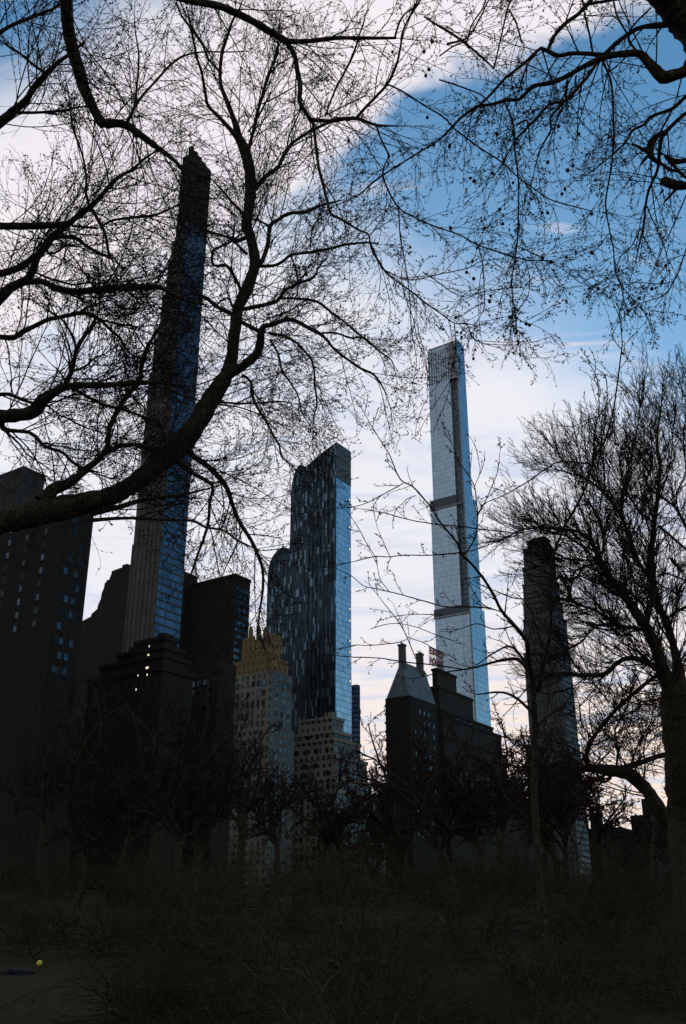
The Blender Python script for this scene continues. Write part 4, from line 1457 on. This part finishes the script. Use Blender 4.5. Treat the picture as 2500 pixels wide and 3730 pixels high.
# --- forked tree on the right with a fine broom-like crown
q = P(2500, 3000, 28)
T = Tree('forked_tree', (q[0], q[1], hz(q[0], q[1])), 28, 'forked bare tree at the right edge with a broad broom-like crown of fine twigs')
T.trace("2462,2520,105 2468,2600,112 2482,2750,116 2500,3000,125", 28, 28, 'trunk', 14, post=(q[0], q[1], hz(q[0], q[1]) - 0.3))
for s_ in """2458,2580,66 2440,2510,56 2415,2432,44 2386,2346,40 2358,2289,36 2312,2220,33 2260,2145,29 2208,2082,24 2180,2025,20 2151,1967,14 2105,1933,12 2048,1927,11 1973,1921,8 1900,1930,5 1840,1960,3
2478,2570,66 2472,2460,46 2461,2375,30 2432,2271,27 2403,2208,26 2386,2145,26 2375,2059,23 2386,1944,18 2395,1858,15 2403,1801,13 2410,1700,10 2400,1600,8 2410,1500,5 2415,1400,3
2355,2290,22 2362,2230,20 2380,2180,20 2390,2140,18
2378,2120,16 2312,2025,14 2295,1967,12 2266,1875,12 2266,1812,10 2280,1740,7 2300,1650,5 2320,1560,4 2335,1460,3
2266,1870,9 2254,1858,9 2203,1801,8 2145,1749,7 2100,1732,5 2000,1700,3
2392,1910,10 2335,1870,9 2300,1818,8 2277,1789,6 2260,1690,5 2240,1600,3
2398,1916,10 2449,1956,9 2500,2002,8 2540,2040,7
2530,1970,11 2500,1921,10 2461,1847,9 2415,1812,7 2380,1760,5 2350,1680,3
2461,1841,7 2472,1784,6 2500,1715,5 2520,1600,3
2352,2295,14 2289,2283,12 2248,2277,12 2220,2260,10 2174,2226,10 2117,2203,10 2076,2186,12 2040,2182,10
2335,2297,8 2300,2300,8 2266,2317,8 2237,2295,8 2208,2272,7 2157,2295,7 2117,2340,8 2076,2363,8 1990,2420,5
2248,2277,16 2235,2255,20 2226,2235,13
2246,2262,10 2252,2245,9 2258,2222,5
2180,2050,7 2117,2070,6 2082,2100,4
2076,2186,14 2078,2140,11 2085,2120,12 2070,2110,14 2058,2092,9
2083,2125,9 2092,2105,8 2105,2097,7 2118,2096,5
2085,2188,9 2098,2178,9 2112,2180,6
2174,2042,8 2117,2039,7 2025,2033,5 1960,2040,3
2162,2002,8 2117,1985,7 2059,1950,6 2013,1939,5 1944,1921,3
2197,2013,10 2197,1944,9 2174,1875,8 2145,1830,6 2128,1789,5 2120,1690,4 2100,1600,3
2197,1955,6 2214,1916,6 2208,1887,4
2346,2203,10 2289,2157,9
2432,2260,9 2449,2237,9 2500,2208,8 2540,2190,7
2400,2100,9 2420,2088,8 2450,2095,7 2500,2115,6
2485,2125,7 2470,2165,12 2455,2155,9 2444,2150,6
2470,2160,10 2462,2130,8
2470,2160,9 2488,2150,7 2492,2138,4
2440,2030,8 2455,2048,14 2472,2066,12 2488,2080,7
2400,2440,24 2335,2403,20 2283,2398,18 2243,2420,18 2203,2455,16 2117,2457,14 2060,2450,10 2000,2460,6
2220,2560,6 2150,2470,5 2100,2420,4
2385,2170,7 2330,2180,6 2280,2140,5
2410,1800,6 2440,1700,5 2450,1600,4 2460,1480,3
2300,1960,6 2340,1900,6 2345,1800,5 2370,1700,4 2375,1580,3
2203,1801,5 2200,1700,4 2190,1600,3
2100,1733,4 2050,1680,3 2020,1640,2
2145,1749,5 2160,1680,4 2180,1600,3
2500,1720,5 2490,1600,4 2500,1480,3 2495,1380,2""".split('\n'):
    T.trace(s_)
T.twigs(spacing=11, len_k=7, len_0=150, trop=(-0.15, 0, 1), tw=0.05, per2=9, per3=5, bud=0, bud_px=1.2, ang=(0.35, 0.9), curve=0.08, wander=0.06, tip_px=1.2)
T.finish()

# --- sparse tree right of centre with long thin whips
q = P(1945, 2900, 22)
T = Tree('sparse_tree', (q[0], q[1], hz(q[0], q[1])), 22, 'thin sparse bare tree with long whip shoots in front of the grey tower')
T.trace("1938,2450,20 1945,2560,22 1950,2700,23 1945,2900,24", 22, 22, 'trunk', 10, post=(q[0], q[1], hz(q[0], q[1]) - 0.3))
for s_ in """1938,2470,24 1925,2400,19 1921,2340,16 1875,2277,14 1830,2226,12 1795,2162,11 1755,2099,10 1715,2053,9 1680,2019,8 1663,1979,7 1629,1939,7 1600,1904,6 1569,1853,6 1535,1812,6 1497,1772,5 1469,1761,5 1446,1732,5 1420,1663,4 1408,1644,4 1357,1558,3 1322,1495,2
1469,1761,4 1397,1801,4 1334,1835,3 1285,1847,3 1240,1850,2
1887,1944,4 1820,1935,5 1738,1927,5 1700,1920,5 1615,1912,5 1517,1898,4 1437,1878,4 1363,1861,3 1285,1850,2
1515,1805,3 1480,1820,3 1445,1855,2
1690,2012,6 1575,2022,5 1477,2024,4 1414,2030,4 1368,2028,4 1299,2045,3 1236,2059,3 1190,2075,2
1368,2028,3 1328,1967,3 1299,1916,3 1282,1887,2
1422,2030,3 1400,1980,3 1378,1930,2 1366,1885,2
1790,2215,6 1700,2210,6 1615,2208,5 1546,2191,5 1483,2174,4 1420,2157,4 1368,2145,4 1322,2134,3 1282,2099,3 1236,2076,2
1615,2240,4 1512,2237,3 1460,2242,2
1517,2403,4 1500,2363,4 1480,2317,4 1454,2266,4 1408,2208,3 1368,2157,2
1483,2329,3 1437,2343,4 1351,2352,3 1288,2352,3 1230,2363,2
1700,2440,5 1600,2425,5 1530,2418,5 1460,2412,5 1374,2398,4 1288,2395,4 1202,2386,3 1150,2380,2
1483,2320,3 1540,2340,3 1580,2365,3 1620,2380,3
1420,2157,3 1385,2110,3 1375,2060,2
1350,2290,3 1430,2272,3 1510,2285,3 1580,2310,3 1640,2330,4
1692,2020,6 1703,2008,6 1732,1956,6 1738,1910,5 1740,1876,5 1735,1835,5 1729,1772,4 1700,1720,4 1670,1680,3 1640,1600,2
1740,1880,4 1772,1818,4 1795,1761,4 1812,1715,3 1823,1634,2
1729,1772,3 1750,1720,3 1743,1675,2
1960,2520,18 1985,2400,15 2005,2300,13 2010,2150,11 2013,2042,10 2036,1967,9 2059,1910,9 2099,1841,9 2134,1772,8 2157,1695,8 2180,1640,8 2203,1609,7 2231,1512,6 2243,1431,6 2260,1305,5 2266,1242,4 2257,1156,3
2266,1240,3 2278,1250,3 2275,1265,2
2157,1695,6 2162,1670,6 2168,1580,6 2182,1518,5 2208,1489,5 2214,1449,4 2208,1374,4 2185,1351,3
2182,1518,4 2182,1449,4 2174,1374,4 2150,1328,3
2182,1518,4 2140,1530,4 2110,1545,3
2150,1690,6 2048,1680,6 1990,1703,5 1933,1743,5 1847,1795,4 1772,1830,3
1935,2455,16 1887,2403,12 1841,2403,12 1784,2415,9 1715,2432,7 1600,2450,4 1520,2470,3
1930,2445,10 1887,2375,10 1852,2352,8 1795,2380,6 1740,2420,4
2040,2100,6 1960,2170,5 1880,2180,5 1800,2150,4
1830,2230,5 1760,2200,4 1720,2150,3
1990,2380,7 1960,2300,6 1930,2220,5 1890,2170,4
1880,2280,6 1800,2290,5 1740,2270,4 1680,2290,3
1945,2600,12 1880,2540,10 1820,2520,8 1740,2530,5
1950,2650,12 2010,2600,9 2060,2560,7 2110,2500,4""".split('\n'):
    T.trace(s_)
T.twigs(spacing=62, len_k=7, len_0=55, trop=(0, 0, 1), tw=0.02, per2=3, per3=1, bud=1, bud_px=2.4, curve=0.1, tip_px=1.2, r1=0.5)
T.finish()

# --- arching tree low at the right
q = P(2470, 3120, 32)
T = Tree('arching_tree', (q[0], q[1], hz(q[0], q[1])), 32, 'dark crooked tree low at the right whose bough arches left over the far silhouettes')
T.trace("2400,2945,48 2430,3000,52 2455,3060,56 2470,3120,60", 32, 32, 'trunk', 12, post=(q[0], q[1], hz(q[0], q[1]) - 0.3))
for s_ in """2405,2950,46 2369,2893,46 2329,2848,46 2290,2818,46 2245,2806,44 2203,2805,36 2160,2798,28 2120,2800,22
2150,2800,22 2136,2770,19 2142,2720,16 2174,2670,15 2231,2601,14 2277,2555,13 2323,2515,14 2386,2463,14 2410,2440,10
2262,2806,30 2300,2790,24 2335,2779,20 2403,2756,18 2461,2744,16 2520,2730,14
2200,2830,18 2160,2845,18 2125,2870,16 2110,2900,14
2225,2830,12 2205,2850,10 2190,2835,8
2340,2850,8 2350,2800,7 2345,2730,6 2365,2660,5 2400,2600,4
2245,2805,9 2250,2730,8 2240,2660,7 2280,2580,6 2300,2520,4
2265,2610,8 2310,2590,7 2370,2550,6 2430,2570,6
2250,2490,5 2300,2530,6 2350,2560,6 2420,2580,7
2300,2780,6 2330,2700,6 2370,2630,5 2380,2570,4
2160,2690,7 2120,2640,6 2110,2560,5
2310,2700,6 2280,2650,5 2270,2600,4 2230,2550,3
2330,2720,5 2350,2680,5 2410,2640,4
2170,2800,8 2200,2760,6 2240,2720,5 2260,2650,4""".split('\n'):
    T.trace(s_)
T.twigs(spacing=17, len_k=8, len_0=110, trop=(0, 0, 1), tw=0.02, per2=8, per3=4, bud=1, bud_px=2.0, ang=(0.5, 1.2), curve=0.16)
T.finish()


def small_tree(x, D, ytop, label, spread=0.5, limbs=9, dens=10, lean=0.0, group='bare trees between the park edge and the buildings'):
    p = P(x, 3300, D)
    bx, by = p[0], p[1]
    gz = hz(bx, by)
    top = EYE + by / (CT - (1865 - ytop) / FPX * ST) * (ST + (1865 - ytop) / FPX * CT)
    H = top - gz
    T = Tree('bare_tree', (bx, by, gz), D, label, 'tree', group)
    K = 12
    tr = grow(np.array([[bx, by, gz - 0.3]]), np.array([[lean, 0, 1.0]]), np.array([H * 0.5]), K, 0.06, 0.05, (0, 0, 1), 0.05)
    r0 = H * 0.016
    rt = np.linspace(r0 * 1.2, r0 * 0.55, K)[None]
    a = Acc()
    a.add(*tubes(tr, rt, 8))
    link('trunk', a.mesh('trunk', T.base), M['bark'], T.o)
    st, di, le, ra = spawn(tr, rt, np.array([H * 0.5]), limbs, 0.45, 1.0, 1.25, 0.62, tmin=0.45)
    le = np.maximum(le, H * 0.3)
    L0 = grow(st, di, le, 16, 0.11, 0.10, (0, 0, 1), 0.05)
    tipr = 2.2 * 0.5 * T.px
    R0 = taper(ra, 16, tipr * 2)
    for k in range(len(L0)):
        aa = Acc()
        aa.add(*tubes(L0[k:k + 1], R0[k:k + 1], 6))
        link('limb', aa.mesh('limb', T.base), M['bark'], T.o)
    cnt = []
    par, pr, pl, = L0, R0, le
    for lev, (per, rat, K_, S_) in enumerate(((dens, 0.55, 11, 4), (7, 0.48, 8, 3), (4, 0.45, 5, 3))):
        st, di, l2, r2 = spawn(par, pr, pl, per, 0.45, 1.1, rat, 0.6)
        pts = grow(st, di, l2, K_, 0.10, 0.14, (0, 0, 1), 0.03)
        rr = taper(np.minimum(r2, (8, 4.4, 2.8)[lev] * 0.5 * T.px), K_, tipr * (1.2, 0.9, 0.7)[lev])
        T.crown.add(*tubes(pts, rr, S_))
        par, pr, pl = pts, rr, l2
        cnt.append(len(pts))
    V, Tq = buds(par, 1, 1.8 * T.px)
    T.crown.add(V, None, Tq)
    T.count = cnt
    T.finish()


for (x, D, yt, lab) in [
    (1850, 50, 2440, 'bushy bare tree growing at the foot of the grey tower, left of the limestone tower'),
    (1660, 56, 2330, 'bare tree whose twigs veil the red roof sign and the foot of the grey tower'),
    (2215, 46, 2600, 'crooked bare tree standing under the arching bough at the right'),
    (2050, 44, 2420, 'bare tree in front of the limestone tower base'),
    (2390, 56, 2640, 'bare tree beside the forked trunk at the right edge'),
    (1130, 60, 2520, 'bare tree whose twigs veil the worn stone stepped building'),
    (860, 54, 2330, 'bare tree in front of the building with the battlemented top'),
    (560, 58, 2180, 'bare tree in front of the slender tower base'),
    (300, 60, 2250, 'bare tree in front of the black apartment block on the left'),
    (1370, 64, 2620, 'bare tree in the bright gap left of the copper-roofed building'),
    (720, 44, 2480, 'dark bare tree low between the slender tower and the pixelated glass tower'),
    (420, 44, 2420, 'bare tree before the black block with the few lit windows'),
    (130, 48, 2450, 'taller bare tree at the foot of the black apartment block at the left edge'),
    (1000, 46, 2560, 'bare tree right of the battlemented building, before its lower floors'),
    (1250, 48, 2760, 'low bare tree before the right-hand steps of the worn stone building'),
    (1480, 50, 2620, 'bare tree before the copper-roofed building with two chimneys'),
    (1590, 42, 2560, 'bare tree before the black stepped hotel, left of the sparse tree'),
    (1780, 42, 2540, 'bare tree at the right-hand steps of the black hotel'),
    (1990, 52, 2540, 'bare tree close behind the sparse tree with the whip shoots'),
    (1930, 40, 2460, 'dark bare tree crossing the trunk of the sparse tree, left side'),
    (2080, 38, 2600, 'dark bare tree under the left end of the arching bough'),
    (640, 40, 2560, 'low dark bare tree right of the slender tower base'),
    (280, 38, 2600, 'low dark bare tree nearest the left edge, below the black apartment block')]:
    small_tree(x, D, yt, lab)


# --- undergrowth on the slope
def ground_hit(x, y):
    r = ray(x, y)
    d = 2.0
    while d < 120:
        p = r * d
        if EYE + p[2] < hz(p[0], p[1]):
            return p[0], p[1]
        d += 0.1
    return r[0] * 20, r[1] * 20


BALL = ground_hit(143, 3522)


def shrub_proto(seed, spread, hgt, n):
    g = np.random.default_rng(seed)
    st = Acc()
    base = np.zeros((n, 3)) + g.normal(size=(n, 3)) * np.array([.35, .35, 0])
    di = unit(g.normal(size=(n, 3)) * np.array([spread, spread, .15]) + np.array([0, 0, 1.0]))
    ln = hgt * (0.45 + 0.8 * g.random(n))
    A = grow(base, di, ln, 10, 0.13, 0.16, (0, 0, -1), 0.05)
    RA = taper(np.full(n, 0.018), 10, 0.005)
    st.add(*tubes(A, RA, 4))
    s2, d2, l2, r2 = spawn(A, RA, ln, 11, 0.4, 1.2, 0.55, 0.6)
    B = grow(s2, d2, l2, 7, 0.14, 0.15, (0, 0, 1), 0.0)
    RB = taper(r2, 7, 0.004)
    st.add(*tubes(B, RB, 3))
    s3, d3, l3, r3 = spawn(B, RB, l2, 4, 0.4, 1.2, 0.55, 0.7)
    C3 = grow(s3, d3, l3, 5, 0.14, 0.15, (0, 0, 1), 0.0)
    st.add(*tubes(C3, taper(r3, 5, 0.003), 3))
    fo = Acc()
    V, Tq = buds(C3[::5], 1, 0.022)
    fo.add(V, None, Tq)
    return st.mesh('stems'), fo.mesh('dead_leaves')


protos = [shrub_proto(3, .75, 1.7, 22), shrub_proto(5, .5, 2.3, 20), shrub_proto(8, 1.1, 1.3, 30), shrub_proto(11, .35, 2.9, 12)]
for st_me, fo_me in protos:
    st_me.materials.append(M['shrub'])
    fo_me.materials.append(M['shrub'])
made = {}
k = 0
for Y, n, smin, smax in ((11, 5, .5, .8), (14, 6, .5, .95), (17, 6, .6, 1.0), (20, 7, .6, 1.1), (24, 8, .7, 1.2), (28, 8, .7, 1.3), (32, 9, .7, 1.4), (37, 10, .8, 1.4),
                         (42, 11, .8, 1.5), (47, 12, .8, 1.5), (52, 13, .9, 1.7), (57, 12, 1.0, 1.8)):
    for i in range(n):
        f = (i + 0.5 + random.uniform(-.55, .55)) / n * 2 - 1
        X = f * Y * 0.42
        Yy = Y + random.uniform(-2.4, 2.4)
        pi = random.choice((0, 0, 1, 1, 2, 2, 3)) if k > 3 else k
        if pi not in made:
            o = empty('shrub', (0, 0, 0))
            tag(o, 'dark leafless shrub lost in the unlit thicket below the buildings', 'shrub', 'shrubs in the dark undergrowth')
            a_ = link('stems', protos[pi][0], None, o)
            b_ = link('dead_leaves', protos[pi][1], None, o)
            made[pi] = (o, a_, b_)
        else:
            o0, a0, b0 = made[pi]
            o = o0.copy()
            COL.objects.link(o)
            for ch in (a0, b0):
                c2 = ch.copy()
                COL.objects.link(c2)
                c2.parent = o
        if abs(X - BALL[0] * Yy / BALL[1]) < 1.6 and Yy < BALL[1] + 1:
            X += 3.2
        o.location = (X, Yy, hz(X, Yy) - 0.05)
        o.rotation_euler = (0, 0, random.uniform(0, 6.28))
        sc_ = random.uniform(smin, smax)
        sw = sc_ * random.uniform(0.9, 1.5)
        o.scale = (sw, sw, sc_)
        k += 1


def rock(x, y, size, seed, label):
    g = np.random.default_rng(seed)
    X, Y = ground_hit(x, y)
    nth, nph = 14, 22
    V = []
    rough = lambda d: 1 + 0.10 * math.sin(d[0] * 9 + seed) * math.sin(d[1] * 11) + 0.06 * g.normal()
    offs = [(unit(g.normal(size=3)), 0.75 + 0.35 * g.random()) for _ in range(14)]
    for i in range(nth + 1):
        for j in range(nph):
            th, ph = math.pi * i / nth, 2 * math.pi * j / nph
            d = np.array([math.sin(th) * math.cos(ph), math.sin(th) * math.sin(ph), math.cos(th)])
            rr = 1.0
            for n_, h_ in offs:
                dn = d @ n_
                if dn > 0.05:
                    rr = min(rr, h_ / dn)
            V.append(d * rr * (rough(d) if 0 < i < nth else 1) * np.array(size))
    Qd = [(i * nph + j, i * nph + (j + 1) % nph, (i + 1) * nph + (j + 1) % nph, (i + 1) * nph + j) for i in range(nth) for j in range(nph)]
    o = link('boulder', mesh_np('boulder', V, np.array(Qd)[:, ::-1], smooth=False), M['rock'])
    o.location = (X, Y, hz(X, Y) - size[2] * 0.35)
    o.rotation_euler = (0, 0, g.random() * 6)
    tag(o, label, 'rock')
    return o


rock(650, 3600, (0.7, 0.5, 0.16), 4, 'low schist boulder with a faint bluish glint on the dark ground, bottom left of centre')
rock(60, 3545, (0.42, 0.5, 0.17), 9, 'dim bluish boulder on the dark ground at the bottom left corner')

X, Y = ground_hit(143, 3522)
nb_v, nb_f = [], []
for i in range(9):
    for j in range(14):
        th, ph = math.pi * i / 8, 2 * math.pi * j / 14
        nb_v.append((.07 * math.sin(th) * math.cos(ph), .07 * math.sin(th) * math.sin(ph), .07 * math.cos(th) * 0.97))
nb_f = [(i * 14 + j, i * 14 + (j + 1) % 14, (i + 1) * 14 + (j + 1) % 14, (i + 1) * 14 + j) for i in range(8) for j in range(14)]
o = link('yellow_ball', mesh_np('yellow_ball', nb_v, np.array(nb_f)[:, ::-1]), M['yellow'])
o.location = (X, Y, hz(X, Y) + 0.068)
tag(o, 'tiny yellow ball lying on the dark ground near the bottom left corner', 'ball')
